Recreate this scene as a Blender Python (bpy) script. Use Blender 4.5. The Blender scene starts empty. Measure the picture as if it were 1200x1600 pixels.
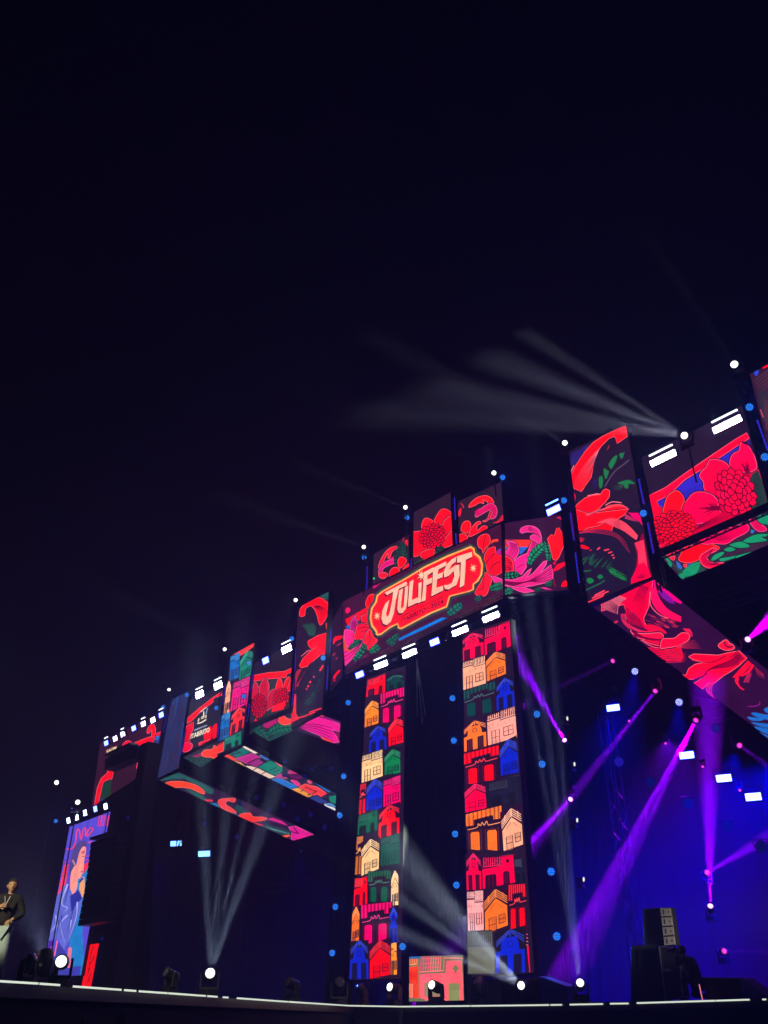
import bpy, bmesh, math, random
from mathutils import Vector, Matrix, geometry
random.seed(7)
V = Vector
scn = bpy.context.scene
col = scn.collection

# ---------------------------------------------------------------- camera
FPX = 1350.0                                   # focal length in pixels of the 1200 x 1600 photo
TILT = math.atan(800 / FPX)                    # the horizon runs along the bottom edge
EYE = V((0, 0, 1.6))
cam = bpy.data.cameras.new('camera')
cam.sensor_fit = 'VERTICAL'; cam.sensor_height = 36.0; cam.lens = 36.0 * FPX / 1600
cam.clip_end = 500; cam.clip_start = .05
camo = bpy.data.objects.new('camera', cam); col.objects.link(camo)
camo.location = EYE; camo.rotation_euler = (math.pi / 2 + TILT, 0, 0)
scn.camera = camo
# ---------------------------------------------------------------- night sky, exposure
w = bpy.data.worlds.new('World'); scn.world = w; w.use_nodes = True
bg = w.node_tree.nodes['Background']
bg.inputs[0].default_value = (.20, .16, 1.0, 1); bg.inputs[1].default_value = .0010
scn.view_settings.view_transform = 'Standard'; scn.view_settings.look = 'None'
scn.view_settings.exposure = 0; scn.view_settings.gamma = 1
cy = scn.cycles
cy.use_denoising = True
cy.max_bounces = 4; cy.diffuse_bounces = 1; cy.glossy_bounces = 2; cy.volume_bounces = 0
cy.transparent_max_bounces = 4; cy.sample_clamp_direct = 0; cy.sample_clamp_indirect = 2
HAZE_DENSITY = .006
BEAM = 30.0                                     # overall strength of the beams

# ---------------------------------------------------------------- stage frame (u along the front, n away from the crowd)
AZ = math.radians(41)
UU = V((math.sin(AZ), -math.cos(AZ), 0)); NN = V((math.cos(AZ), math.sin(AZ), 0)); K0 = V((.6, 33.8, 0))
DECK = 2.1
def W(u, n, z): return K0 + UU * u + NN * n + V((0, 0, z))
cT, sT = math.cos(TILT), math.sin(TILT)
def ray(x, y):
    a = (x - 600) / FPX; b = (800 - y) / FPX
    return V((a, cT - b * sT, sT + b * cT))
def hitp(x, y, P, Nn):
    d = ray(x, y)
    return EYE + d * ((P - EYE).dot(Nn) / d.dot(Nn))
def fr(x, y, n=1.0): return hitp(x, y, W(0, n, 0), NN)            # point on the front plane at depth n
def onz(x, y, z=DECK):                          # point of the stage edge seen at a pixel
    if x > 600: p = fr(x, y, -1.1); p.z = z; return p
    return hitp(x, y, V((0, 0, z)), V((0, 0, 1)))
def local(p):
    q = p - K0; return q.dot(UU), q.dot(NN), p.z
def proj(p):
    q = p - EYE
    d = q.y * cT + q.z * sT
    return 600 + FPX * q.x / d, 800 - FPX * (-q.y * sT + q.z * cT) / d

# ---------------------------------------------------------------- materials
def lin(c): return tuple(((v / 255) / 12.92 if v / 255 <= .04045 else ((v / 255 + .055) / 1.055) ** 2.4) for v in c)
def mat(name, rgb, rough=.6, metal=0., bump=0., scale=40., var=.25):
    m = bpy.data.materials.new(name); m.use_nodes = True; nt = m.node_tree; b = nt.nodes['Principled BSDF']
    b.inputs['Roughness'].default_value = rough; b.inputs['Metallic'].default_value = metal
    tc = nt.nodes.new('ShaderNodeTexCoord'); nz = nt.nodes.new('ShaderNodeTexNoise')
    nz.inputs['Scale'].default_value = scale * .15; nz.inputs['Detail'].default_value = 5
    nt.links.new(tc.outputs['Object'], nz.inputs['Vector'])
    mx = nt.nodes.new('ShaderNodeMix'); mx.data_type = 'RGBA'
    mx.inputs[6].default_value = (*[c * (1 - var) for c in rgb], 1); mx.inputs[7].default_value = (*[min(1, c * (1 + var)) for c in rgb], 1)
    nt.links.new(nz.outputs['Fac'], mx.inputs[0]); nt.links.new(mx.outputs[2], b.inputs['Base Color'])
    if bump:
        n2 = nt.nodes.new('ShaderNodeTexNoise'); n2.inputs['Scale'].default_value = scale
        nt.links.new(tc.outputs['Object'], n2.inputs['Vector'])
        bp = nt.nodes.new('ShaderNodeBump'); bp.inputs['Strength'].default_value = bump; bp.inputs['Distance'].default_value = .02
        nt.links.new(n2.outputs['Fac'], bp.inputs['Height']); nt.links.new(bp.outputs['Normal'], b.inputs['Normal'])
    return m
def emis(name, rgb, s, sample=True):
    m = bpy.data.materials.new(name); m.use_nodes = True; nt = m.node_tree
    nt.nodes.remove(nt.nodes['Principled BSDF']); e = nt.nodes.new('ShaderNodeEmission')
    e.inputs[0].default_value = (*rgb, 1); e.inputs[1].default_value = s
    nt.links.new(e.outputs[0], nt.nodes['Material Output'].inputs[0])
    m.cycles.emission_sampling = 'AUTO' if sample else 'NONE'
    return m
M = dict(
    plastic=mat('black_plastic', (.03, .03, .032), .45, 0, .1, 90),
    cloth=mat('black_drape', (.018, .018, .022), .95, 0, .3, 30),
    rubber=mat('black_rubber', (.02, .02, .02), .8),
    alu=mat('aluminium', (.55, .55, .57), .35, 1, .05, 60),
    dark_metal=mat('dark_metal', (.06, .06, .065), .4, .8, .1, 50),
    cabinet=mat('screen_cabinet', (.02, .02, .022), .55, .2, .1, 40),
    deck=mat('deck_vinyl', (.03, .03, .032), .4, 0, .1, 20),
    grey=mat('grey_panel', (.22, .24, .21), .8, 0, .15, 12),
    ground=mat('ground_asphalt', (.04, .04, .042), .9, 0, .4, 25),
    beige=mat('pale_panel', (.75, .70, .60), .6),
    skin=mat('skin', (.45, .26, .17), .55, 0, .1, 60, .1),
    hair=mat('dark_hair', (.02, .014, .01), .6, 0, .6, 200),
    shirt=mat('black_shirt', (.010, .010, .012), .95, 0, .4, 30),
    jeans=mat('pale_jeans', (.30, .42, .47), .8, 0, .3, 60),
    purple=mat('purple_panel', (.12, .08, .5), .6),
    off_lens=mat('unlit_lens', (.25, .26, .24), .15, .3),
    strobe_white=emis('strobe_white', (.55, .68, 1), 66),
    strobe_far=emis('strobe_far', (.6, .72, 1), 9), strobe_far_blue=emis('strobe_far_blue', (.05, .08, 1), 22),
    strobe_small=emis('strobe_line', (.85, .93, 1), 3, False),
    strobe_blue=emis('strobe_blue', (.02, .03, 1), 60),
    strobe_roof=emis('strobe_roof_blue', (.035, .05, 1), 50),
    strobe_cyan=emis('strobe_cyan', (.12, .35, 1), 6),
    lens_white=emis('lens_white', (1, 1, .88), 9, False),
    lens_side=emis('lens_side', (1, 1, .8), 1.1, False),
    lens_dim=emis('lens_dim', (1, 1, .85), .35, False),
    lens_pink=emis('lens_pink', (1, .05, .75), 1.6, False),
    lens_magenta=emis('lens_magenta', (.9, .35, 1), 6, False),
    diode_blue=emis('diode_blue', (.02, .24, 1), 3.6, False),
    diode_dim=emis('diode_dim', (.012, .03, .9), .55, False),
    diode_deep=emis('diode_deep', (.05, .03, .95), 1.0, False),
    diode_white=emis('diode_white', (.35, .4, 1), 6, False),
    edge=emis('edge_strip', (.9, 1, .85), .85, False),
    green_led=emis('green_led', (.05, 1, .4), 1.2, False),
)
led = bpy.data.materials.new('led_screen'); led.use_nodes = True
nt = led.node_tree; nt.nodes.remove(nt.nodes['Principled BSDF'])
at = nt.nodes.new('ShaderNodeVertexColor'); at.layer_name = 'Col'
em = nt.nodes.new('ShaderNodeEmission')
def nmath(op, a, b=None):
    n = nt.nodes.new('ShaderNodeMath'); n.operation = op
    for i, v in enumerate((a, b)):
        if v is None: continue
        if isinstance(v, (int, float)): n.inputs[i].default_value = v
        else: nt.links.new(v, n.inputs[i])
    return n.outputs[0]
def ndot(vec):
    n = nt.nodes.new('ShaderNodeVectorMath'); n.operation = 'DOT_PRODUCT'; nt.links.new(geo.outputs['Position'], n.inputs[0]); n.inputs[1].default_value = vec; return n.outputs['Value']
geo = nt.nodes.new('ShaderNodeNewGeometry')      # half-metre modules: each a touch brighter or dimmer, with a thin dark joint
mu = nmath('MULTIPLY', nmath('ADD', ndot(tuple(UU)), 200), 2.0); mv = nmath('MULTIPLY', nmath('ADD', ndot((NN.x, NN.y, 1)), 200), 2.0)
cmb = nt.nodes.new('ShaderNodeCombineXYZ'); nt.links.new(nmath('FLOOR', mu), cmb.inputs[0]); nt.links.new(nmath('FLOOR', mv), cmb.inputs[1])
wn = nt.nodes.new('ShaderNodeTexWhiteNoise'); nt.links.new(cmb.outputs[0], wn.inputs['Vector'])
seam = nmath('MULTIPLY', nmath('GREATER_THAN', nmath('FRACT', mu), .035), nmath('GREATER_THAN', nmath('FRACT', mv), .035))
seam = nmath('ADD', nmath('MULTIPLY', seam, .22), .78)
st = nmath('MULTIPLY', nmath('MULTIPLY', seam, nmath('ADD', nmath('MULTIPLY', wn.outputs['Value'], .2), .88)), 1.5)
nt.links.new(st, em.inputs[1])
nt.links.new(at.outputs[0], em.inputs[0]); nt.links.new(em.outputs[0], nt.nodes['Material Output'].inputs[0])
led.cycles.emission_sampling = 'NONE'; M['led'] = led

for k in ('lens_white', 'lens_pink', 'lens_magenta'):   # a lamp lens is brightest in the middle
    nt = M[k].node_tree; e = nt.nodes['Emission']; tc = nt.nodes.new('ShaderNodeTexCoord'); ln = nt.nodes.new('ShaderNodeVectorMath'); ln.operation = 'LENGTH'
    mp = nt.nodes.new('ShaderNodeMapping'); mp.inputs['Scale'].default_value = (8, 8, 0); nt.links.new(tc.outputs['Object'], mp.inputs[0]); nt.links.new(mp.outputs[0], ln.inputs[0])
    sq = nmath('POWER', ln.outputs['Value'], 2.0); v = nmath('ADD', nmath('MULTIPLY', nmath('SUBTRACT', 1.0, sq), e.inputs[1].default_value), .25); nt.links.new(nmath('MAXIMUM', v, .2), e.inputs[1])
# ---------------------------------------------------------------- object helpers
def link(name, me, m=None, parent=None):
    o = bpy.data.objects.new(name, me); col.objects.link(o)
    if m is not None and me is not None and not me.materials: me.materials.append(m)
    if parent is not None: o.parent = parent
    return o
def thing(name, label, cat, loc=(0, 0, 0), rz=0., group=None):
    o = bpy.data.objects.new(name, None); col.objects.link(o); o.empty_display_size = .3
    o.location = loc; o.rotation_euler = (0, 0, rz)
    o['label'] = label; o['category'] = cat
    if group: o['group'] = group
    return o
def tag(o, label, cat, group=None):
    o['label'] = label; o['category'] = cat
    if group: o['group'] = group
    return o
def struct(o): o['kind'] = 'structure'; return o
class MB:                                       # mesh builder
    def __init__(s): s.v = []; s.f = []
    def add(s, vs, fs):
        k = len(s.v); s.v += [tuple(v) for v in vs]; s.f += [tuple(i + k for i in f) for f in fs]; return s
    def box(s, c, d, ax=None):
        X, Y, Z = ax or (V((1, 0, 0)), V((0, 1, 0)), V((0, 0, 1))); c = V(c)
        vs = [c + X * (d[0] / 2 * i) + Y * (d[1] / 2 * j) + Z * (d[2] / 2 * k) for i in (-1, 1) for j in (-1, 1) for k in (-1, 1)]
        return s.add(vs, [(0, 1, 3, 2), (4, 6, 7, 5), (0, 4, 5, 1), (2, 3, 7, 6), (0, 2, 6, 4), (1, 5, 7, 3)])
    def tube(s, a, b, r, r2=None, seg=8):
        a = V(a); b = V(b); r2 = r if r2 is None else r2; d = (b - a).normalized()
        x = d.orthogonal().normalized(); y = d.cross(x)
        vs = []
        for p, rr in ((a, r), (b, r2)):
            for i in range(seg):
                t = 2 * math.pi * i / seg; vs.append(p + x * (math.cos(t) * rr) + y * (math.sin(t) * rr))
        fs = [(i, (i + 1) % seg, seg + (i + 1) % seg, seg + i) for i in range(seg)] + [tuple(range(seg))[::-1], tuple(range(seg, 2 * seg))]
        return s.add(vs, fs)
    def lathe(s, prof, seg=16, cap=True):       # profile (r, z) around local z
        vs = [(r * math.cos(2 * math.pi * i / seg), r * math.sin(2 * math.pi * i / seg), z) for r, z in prof for i in range(seg)]
        n = len(prof)
        fs = [(k * seg + i, k * seg + (i + 1) % seg, (k + 1) * seg + (i + 1) % seg, (k + 1) * seg + i) for k in range(n - 1) for i in range(seg)]
        if cap: fs += [tuple(range(seg))[::-1], tuple(range((n - 1) * seg, n * seg))]
        return s.add(vs, fs)
    def prism(s, pts, off):                     # polygon pts extruded by off
        n = len(pts); off = V(off); pts = [V(p) for p in pts]
        fs = [tuple(range(n)), tuple(range(2 * n - 1, n - 1, -1))] + [(i, n + i, n + (i + 1) % n, (i + 1) % n) for i in range(n)]
        return s.add(pts + [p + off for p in pts], fs)
    def mesh(s, name, bevel=0.):
        me = bpy.data.meshes.new(name); me.from_pydata(s.v, [], s.f)
        bm = bmesh.new(); bm.from_mesh(me); bmesh.ops.recalc_face_normals(bm, faces=bm.faces)
        if bevel: bmesh.ops.bevel(bm, geom=list(bm.edges), offset=bevel, segments=1, affect='EDGES')
        bm.to_mesh(me); bm.free(); me.update(); return me
    def build(s, name, m, parent=None, bevel=0., smooth=False):
        me = s.mesh(name, bevel)
        if smooth:
            for p in me.polygons: p.use_smooth = True
        return link(name, me, m, parent)

# ---------------------------------------------------------------- picture drawing on the LED walls
def Z(ox, oy, k):                               # notes taken at another scale -> photo pixels
    return lambda pts: [(ox + x * k, oy + y * k) for x, y in pts]
def smooth(pts, closed=True, n=5):
    out = []; N = len(pts)
    for i in range(N if closed else N - 1):
        g = lambda j: pts[j % N] if closed else pts[max(0, min(N - 1, j))]
        p0, p1, p2, p3 = g(i - 1), g(i), g(i + 1), g(i + 2)
        for t in range(n):
            t /= n
            out.append(tuple(.5 * (2 * p1[a] + (p2[a] - p0[a]) * t + (2 * p0[a] - 5 * p1[a] + 4 * p2[a] - p3[a]) * t * t + (3 * p1[a] - p0[a] - 3 * p2[a] + p3[a]) * t ** 3) for a in (0, 1)))
    if not closed: out.append(pts[-1])
    return out
def clip(poly, quad):
    area = sum(quad[i][0] * quad[(i + 1) % len(quad)][1] - quad[(i + 1) % len(quad)][0] * quad[i][1] for i in range(len(quad)))
    sg = 1 if area > 0 else -1
    for i in range(len(quad)):
        a, b = quad[i], quad[(i + 1) % len(quad)]; out = []
        side = lambda p: sg * ((b[0] - a[0]) * (p[1] - a[1]) - (b[1] - a[1]) * (p[0] - a[0]))
        for j in range(len(poly)):
            p, q = poly[j - 1], poly[j]; sp, sq = side(p), side(q)
            if (sp < 0) != (sq < 0):
                t = sp / (sp - sq); out.append((p[0] + (q[0] - p[0]) * t, p[1] + (q[1] - p[1]) * t))
            if sq >= 0: out.append(q)
        poly = out
        if len(poly) < 3: return []
    return poly
class Art:
    def __init__(s, quad): s.q = quad; s.items = []; s.layer = 0; s.lw = 1.0
    def tri(s, tris, c):
        s.layer += 1
        for t in tris:
            p = clip(t, s.q)
            if p: s.items.append((p, c, s.layer))
    def poly(s, pts, c, sm=False, ol=None, olc=(40, 6, 34), rim=True):
        if sm: pts = smooth(pts)
        pts = [p for i, p in enumerate(pts) if (abs(p[0] - pts[i - 1][0]) + abs(p[1] - pts[i - 1][1])) > 1e-4]
        if len(pts) < 3: return s
        tr = geometry.tessellate_polygon([[V((x, y, 0)) for x, y in pts]])
        if ol:                                   # dark contour outside, thin light rim, then the fill
            s.line(pts + [pts[0]], ol * 2 + 1.3, olc)
            if max(c) > 170 and rim: s.line(pts + [pts[0]], .8, tuple(int(v * .62 + 255 * .38) for v in c))
        s.tri([[pts[i] for i in t] for t in tr], c)
        return s
    def line(s, pts, wd, c, sm=False, taper=False):
        if sm: pts = smooth(pts, False)
        L = []; n = len(pts)
        for i in range(n):
            a = pts[max(0, i - 1)]; b = pts[min(n - 1, i + 1)]; dx, dy = b[0] - a[0], b[1] - a[1]; l = math.hypot(dx, dy) or 1
            h = (wd * 1.2 * s.lw + .22) / 2 * (1 - .9 * i / (n - 1) if taper else 1)
            L.append(((pts[i][0] - dy / l * h, pts[i][1] + dx / l * h), (pts[i][0] + dy / l * h, pts[i][1] - dx / l * h)))
        s.tri([[L[i][0], L[i + 1][0], L[i + 1][1], L[i][1]] for i in range(n - 1)], c); return s
    def text(s, body, quad, c):                 # letters fitted to a quad BL, BR, TR, TL
        cu = bpy.data.curves.new('lettering', 'FONT'); cu.body = body; cu.offset = .022; cu.resolution_u = 3
        o = bpy.data.objects.new('lettering', cu); me = bpy.data.meshes.new_from_object(o)
        xs = [v.co.x for v in me.vertices]; ys = [v.co.y for v in me.vertices]; x0, x1, y0, y1 = min(xs), max(xs), min(ys), max(ys)
        me.calc_loop_triangles(); A, B, C, D = quad
        def mp(v):
            a = (v.co.x - x0) / (x1 - x0); b = (v.co.y - y0) / (y1 - y0)
            return tuple((A[i] * (1 - a) + B[i] * a) * (1 - b) + (D[i] * (1 - a) + C[i] * a) * b for i in (0, 1))
        s.tri([[mp(me.vertices[i]) for i in t.vertices] for t in me.loop_triangles], c)
        bpy.data.objects.remove(o); bpy.data.curves.remove(cu); bpy.data.meshes.remove(me); return s
    def build(s, P, Nn, parent, name='screen_picture'):
        vs = []; fs = []; cs = []
        Nn = Nn.normalized()
        if Nn.dot(EYE - P) < 0: Nn = -Nn
        for p, c, l in s.items:
            k = len(vs); o = Nn * (.012 + l * .0003)
            vs += [tuple(hitp(x, y, P, Nn) + o) for x, y in p]; fs.append(tuple(range(k, k + len(p)))); cs.append((*lin(c), 1))
        me = bpy.data.meshes.new(name); me.from_pydata(vs, [], fs)
        ca = me.color_attributes.new('Col', 'FLOAT_COLOR', 'CORNER')
        for f, c in zip(me.polygons, cs):
            for li in f.loop_indices: ca.data[li].color = c
        o = link(name, me, M['led'], parent)
        o.matrix_parent_inverse = Matrix.Translation(-parent.location) if parent else Matrix()
        return o
def screen(label, quad, P=None, Nn=None, cat='LED screen', group=None, bgc=(34, 18, 38), art=None, depth=.28, name='led_screen', margin=.05, top=None):
    """quad: photo pixels of the lit face on the plane (P, Nn); a cabinet of real depth stands behind it"""
    P = P or W(0, 1, 0); Nn = (Nn or NN).normalized()
    if Nn.dot(EYE - P) < 0: Nn = -Nn
    c = [hitp(x, y, P, Nn) for x, y in quad]
    base = sum(c, V()) / len(c); base.z = min(p.z for p in c)
    t = thing(name, label, cat, base, 0, group)
    a = Art(quad); a.poly(quad, bgc)
    if art: art(a)
    a.build(P, Nn, t)
    ctr = sum(c, V()) / len(c)
    big = [p + (p - ctr).normalized() * margin for p in c]
    mb = MB(); mb.prism([p - t.location for p in big], -Nn * depth)
    mb.build('cabinet', M['cabinet'], t)
    return t
# ---------------------------------------------------------------- colours of the LED pictures
RED = (255, 6, 12); CRI = (255, 0, 62); PNK = (238, 34, 128); GRN = (22, 138, 96); LEAF = (22, 108, 62); BLU = (34, 42, 186)
SKY = (20, 108, 190); DRK = (36, 20, 42); OLN = (52, 4, 40); LIT = (255, 110, 130); ORG = (255, 112, 24); SAL = (255, 168, 130); CRM = (255, 200, 138)
def petalmum(a, c, rx, ry, rot, colr, rings=((1., 18), (.78, 15), (.56, 12), (.36, 8), (.18, 4)), ol=.5):
    """a many-petalled flower head: rings of small outlined petals"""
    ca, sa = math.cos(rot), math.sin(rot)
    def T(p): return (c[0] + (p[0] * rx) * ca - (p[1] * ry) * sa, c[1] + (p[0] * rx) * sa + (p[1] * ry) * ca)
    a.poly([T((math.cos(t / 14 * math.pi) * .95, math.sin(t / 14 * math.pi) * .95)) for t in range(28)], OLN)
    for R, n in rings:
        for i in range(n):
            th = 2 * math.pi * (i + R * 3.3) / n + random.uniform(-.08, .08); wd = math.pi * R / n * .92; l = .34 * (.7 + .5 * R)
            r0 = R * .86
            pts = [(r0 - l * .7, 0), (r0 - l * .25, wd * .8), (r0 + l * .25, wd), (r0 + l * .55, wd * .25), (r0 + l * .55, -wd * .25), (r0 + l * .25, -wd), (r0 - l * .25, -wd * .8)]
            q = [T((x * math.cos(th) - y * math.sin(th), x * math.sin(th) + y * math.cos(th))) for x, y in pts]
            cc = tuple(max(0, min(255, int(v * random.uniform(.86, 1.0)))) for v in colr)
            a.poly(q, cc, ol=ol * .5, olc=(66, 0, 34), rim=False)
def fan(a, A, B, n, wd, c, sm=True, taper=True):
    """n lines swept from polyline A to polyline B"""
    for i in range(n):
        t = i / max(1, n - 1)
        a.line([(p[0] * (1 - t) + q[0] * t, p[1] * (1 - t) + q[1] * t) for p, q in zip(A, B)], wd, c, sm, taper)
def leafy(a, spine, wd, c, n=9, side=(1, -1), vein=True):
    """a serrated leaf along a spine"""
    sp = smooth(spine, False, 8); N = len(sp)
    for s in side:
        for i in range(n):
            k = int((i + .5) / n * (N - 1)); k2 = min(N - 1, k + max(1, N // n)); p = sp[k]; q = sp[k2]
            dx, dy = q[0] - p[0], q[1] - p[1]; l = math.hypot(dx, dy) or 1; dx, dy = dx / l, dy / l
            f = math.sin(math.pi * min(1, (i + 1) / (n + .6))) ** .6 * wd
            tip = (p[0] - dy * f * s + dx * f * .8, p[1] + dx * f * s + dy * f * .8)
            a.poly([(p[0], p[1]), ((p[0] + tip[0]) / 2 - dx * wd * .22, (p[1] + tip[1]) / 2 - dy * wd * .22), tip, ((q[0] * 1.2 + tip[0] * .8) / 2, (q[1] * 1.2 + tip[1] * .8) / 2), q], c, ol=.35, olc=(20, 26, 34))
    if vein: a.line(sp, .6, (20, 26, 34))
def dim(c, k): return tuple(int(v * k) for v in c)
def house(a, kind, c, BL, BR, TR, TL, z):
    """one drawn house inside a quad given in notes scale"""
    BL, BR, TR, TL = z([BL, BR, TR, TL])
    def m(x, y): return tuple((BL[i] * (1 - x) + BR[i] * x) * (1 - y) + (TL[i] * (1 - x) + TR[i] * x) * y for i in (0, 1))
    P = lambda pts, cc, **k: a.poly([m(*p) for p in pts], cc, **k)
    L = lambda pts, wd, cc, **k: a.line([m(*p) for p in pts], wd, cc, **k)
    dk = (44, 10, 36) if sum(c) > 260 else (24, 18, 30); li = tuple(min(255, int(v * .86 + 38)) for v in c); ol = .75
    P([(0, 0), (1, 0), (1, 1), (0, 1)], dk if kind != 'C' else (38, 12, 34))
    if kind == 'A':                              # gabled
        P([(.03, .0), (.97, .0), (.97, .52), (.5, .78), (.03, .52)], c)
        for s in (-1, 1):
            for k in range(4):
                o = .06 + .055 * k; x1 = .5 + s * .5
                L([(.5 + s * .02, .80 + o - .03), (x1, .52 + o)], .8, li)
                if k: L([(.5 + s * .33, .66 + o - .055), (.5 + s * .30, .66 + o + .0)], .6, li)
        L([(.5, .80), (.5, 1.0)], 1.2, li)
        L([(.22, .52), (.46, .66)], .5, dim(c, .55)); L([(.78, .50), (.56, .64)], .5, dim(c, .55))
        for x0, x1, y0, y1 in ((.2, .5, -.02, .33), (.62, .88, .12, .34)):
            P([(x0, y0), (x1, y0), (x1, y1), (x0, y1)], dim(c, .93))
            L([(x0, y0), (x0, y1), (x1, y1), (x1, y0), (x0, y0)], .9, dk)
            for j in range(1, 4): L([(x0 + (x1 - x0) * j / 4, y0 + .01), (x0 + (x1 - x0) * j / 4, y1 - .01)], .35, dim(c, .66))
            L([(x0, (y0 + y1) / 2), (x1, (y0 + y1) / 2)], .6, dk)
    elif kind in ('B', 'S'):                      # low roof of vertical tiles with a step; S has the step on the right and a diamond
        st = .48
        if kind == 'B': body = [(0.02, 0), (.98, 0), (.98, .70), (.45, .70), (.45, .78), (.02, .78)]; roof = [((.02, .45), .82, .98), ((.47, .98), .73, 1.)]
        else: body = [(.02, 0), (.98, 0), (.98, .98), (.62, .98), (.62, .66), (.02, .62)]; roof = [((.03, .58), .68, .98)]
        P(body, c)
        for (x0, x1), y0, y1 in roof:
            n = max(4, int((x1 - x0) * 16))
            for j in range(n):
                x = x0 + (x1 - x0) * (j + .5) / n; L([(x, y0 + .03), (x + .01, y1)], .75, li)
                if random.random() < .5: yy = random.uniform(y0 + .05, y1 - .05); L([(x, yy), (x + (x1 - x0) / n, yy)], .5, li)
            L([(x0, y0 + .01), (x1, y0 + .01)], .8, li)
        if kind == 'S':
            P([(.80, .72), (.86, .82), (.80, .92), (.74, .82)], dk); L([(.60, .64), (.60, 1.0), (1, 1.02)], .8, li)
            for x0, x1, y1 in ((.10, .44, .42), (.64, .84, .46)):
                P([(x0, -.05), (x1, -.05), (x1, y1 - .05), (x1 - .04, y1), (x0 + .04, y1), (x0, y1 - .05)], dk)
                for j in range(1, 3): L([(x0 + (x1 - x0) * j / 3, 0), (x0 + (x1 - x0) * j / 3, y1 - .04)], .5, dim(c, .5))
        else:
            for x0, x1, y0, y1 in ((.16, .42, -.02, .44), (.56, .88, .16, .44)):
                P([(x0, y0), (x1, y0), (x1, y1), (x0, y1)], dim(c, .95)); L([(x0, y0), (x0, y1), (x1, y1), (x1, y0), (x0, y0)], .85, dk)
                L([((x0 + x1) / 2, y0), ((x0 + x1) / 2, y1)], .6, dk); L([(x0, (y0 + y1) / 2), (x1, (y0 + y1) / 2)], .4, dk)
            for j in range(6): x = random.uniform(.05, .95); L([(x, .66), (x, .66 - random.uniform(.05, .14))], .4, dim(c, .6))
    elif kind == 'C':                             # dark house with tiled awning, squiggle and two lit arches
        P([(.0, .66), (.22, .66), (.22, .80), (.76, .84), (.76, .72), (1, .72), (1, 1), (0, 1)], dim(c, .92))
        for j in range(17):
            x = (j + .5) / 17; y0 = .66 if x < .22 else (.81 if x < .76 else .72)
            L([(x, y0), (x, 1)], .55, (50, 6, 34) if j % 2 else li)
        a.line([m(*p) for p in [(.04, .56), (.30, .59), (.34, .68), (.40, .62), (.45, .70), (.50, .62), (.57, .71), (.61, .62), (.66, .61), (.95, .63)]], .9, tuple(min(255, int(v * .7 + 60)) for v in c), sm=True)
        for x0, x1 in ((.12, .36), (.58, .84)):
            P([(x0, .02), (x1, .0), (x1, .44), (x1 - .03, .48), (x0 + .03, .48), (x0, .44)], c)
            L([(x0 - .05, .0), (x0 - .05, .5), (x1 + .05, .52), (x1 + .05, .0)], .45, dim(c, .5))
            for j in range(1, 4): L([(x0 + (x1 - x0) * j / 4, .03), (x0 + (x1 - x0) * j / 4, .45)], .3, dim(c, .75))
    elif kind == 'D':                             # curved pediment, round window, two dark doors
        P([(.03, 0), (.97, 0), (.97, .50), (.80, .52), (.78, .66), (.70, .82), (.28, .84), (.20, .68), (.18, .54), (.03, .52)], c)
        for s in (-1, 1):
            for k in range(3): L([(.5 + s * .04, .93 + .03 * k), (.5 + s * .46, .66 + .06 * k)], .7, li)
        L([(.5, .84), (.5, 1.02)], 1., li)
        a.line([m(.5 + .10 * math.cos(t / 6 * math.pi), .68 + .07 * math.sin(t / 6 * math.pi)) for t in range(13)], .7, dk)
        for x0, x1 in ((.14, .40), (.60, .86)):
            P([(x0, -.02), (x1, -.02), (x1, .42), (x0, .42)], dk)
            for j in range(1, 3): L([(x0 + (x1 - x0) * j / 3, 0), (x0 + (x1 - x0) * j / 3, .40)], .4, dim(c, .5))
    a.line([BL, BR, TR, TL, BL], .55, (26, 8, 30))

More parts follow.
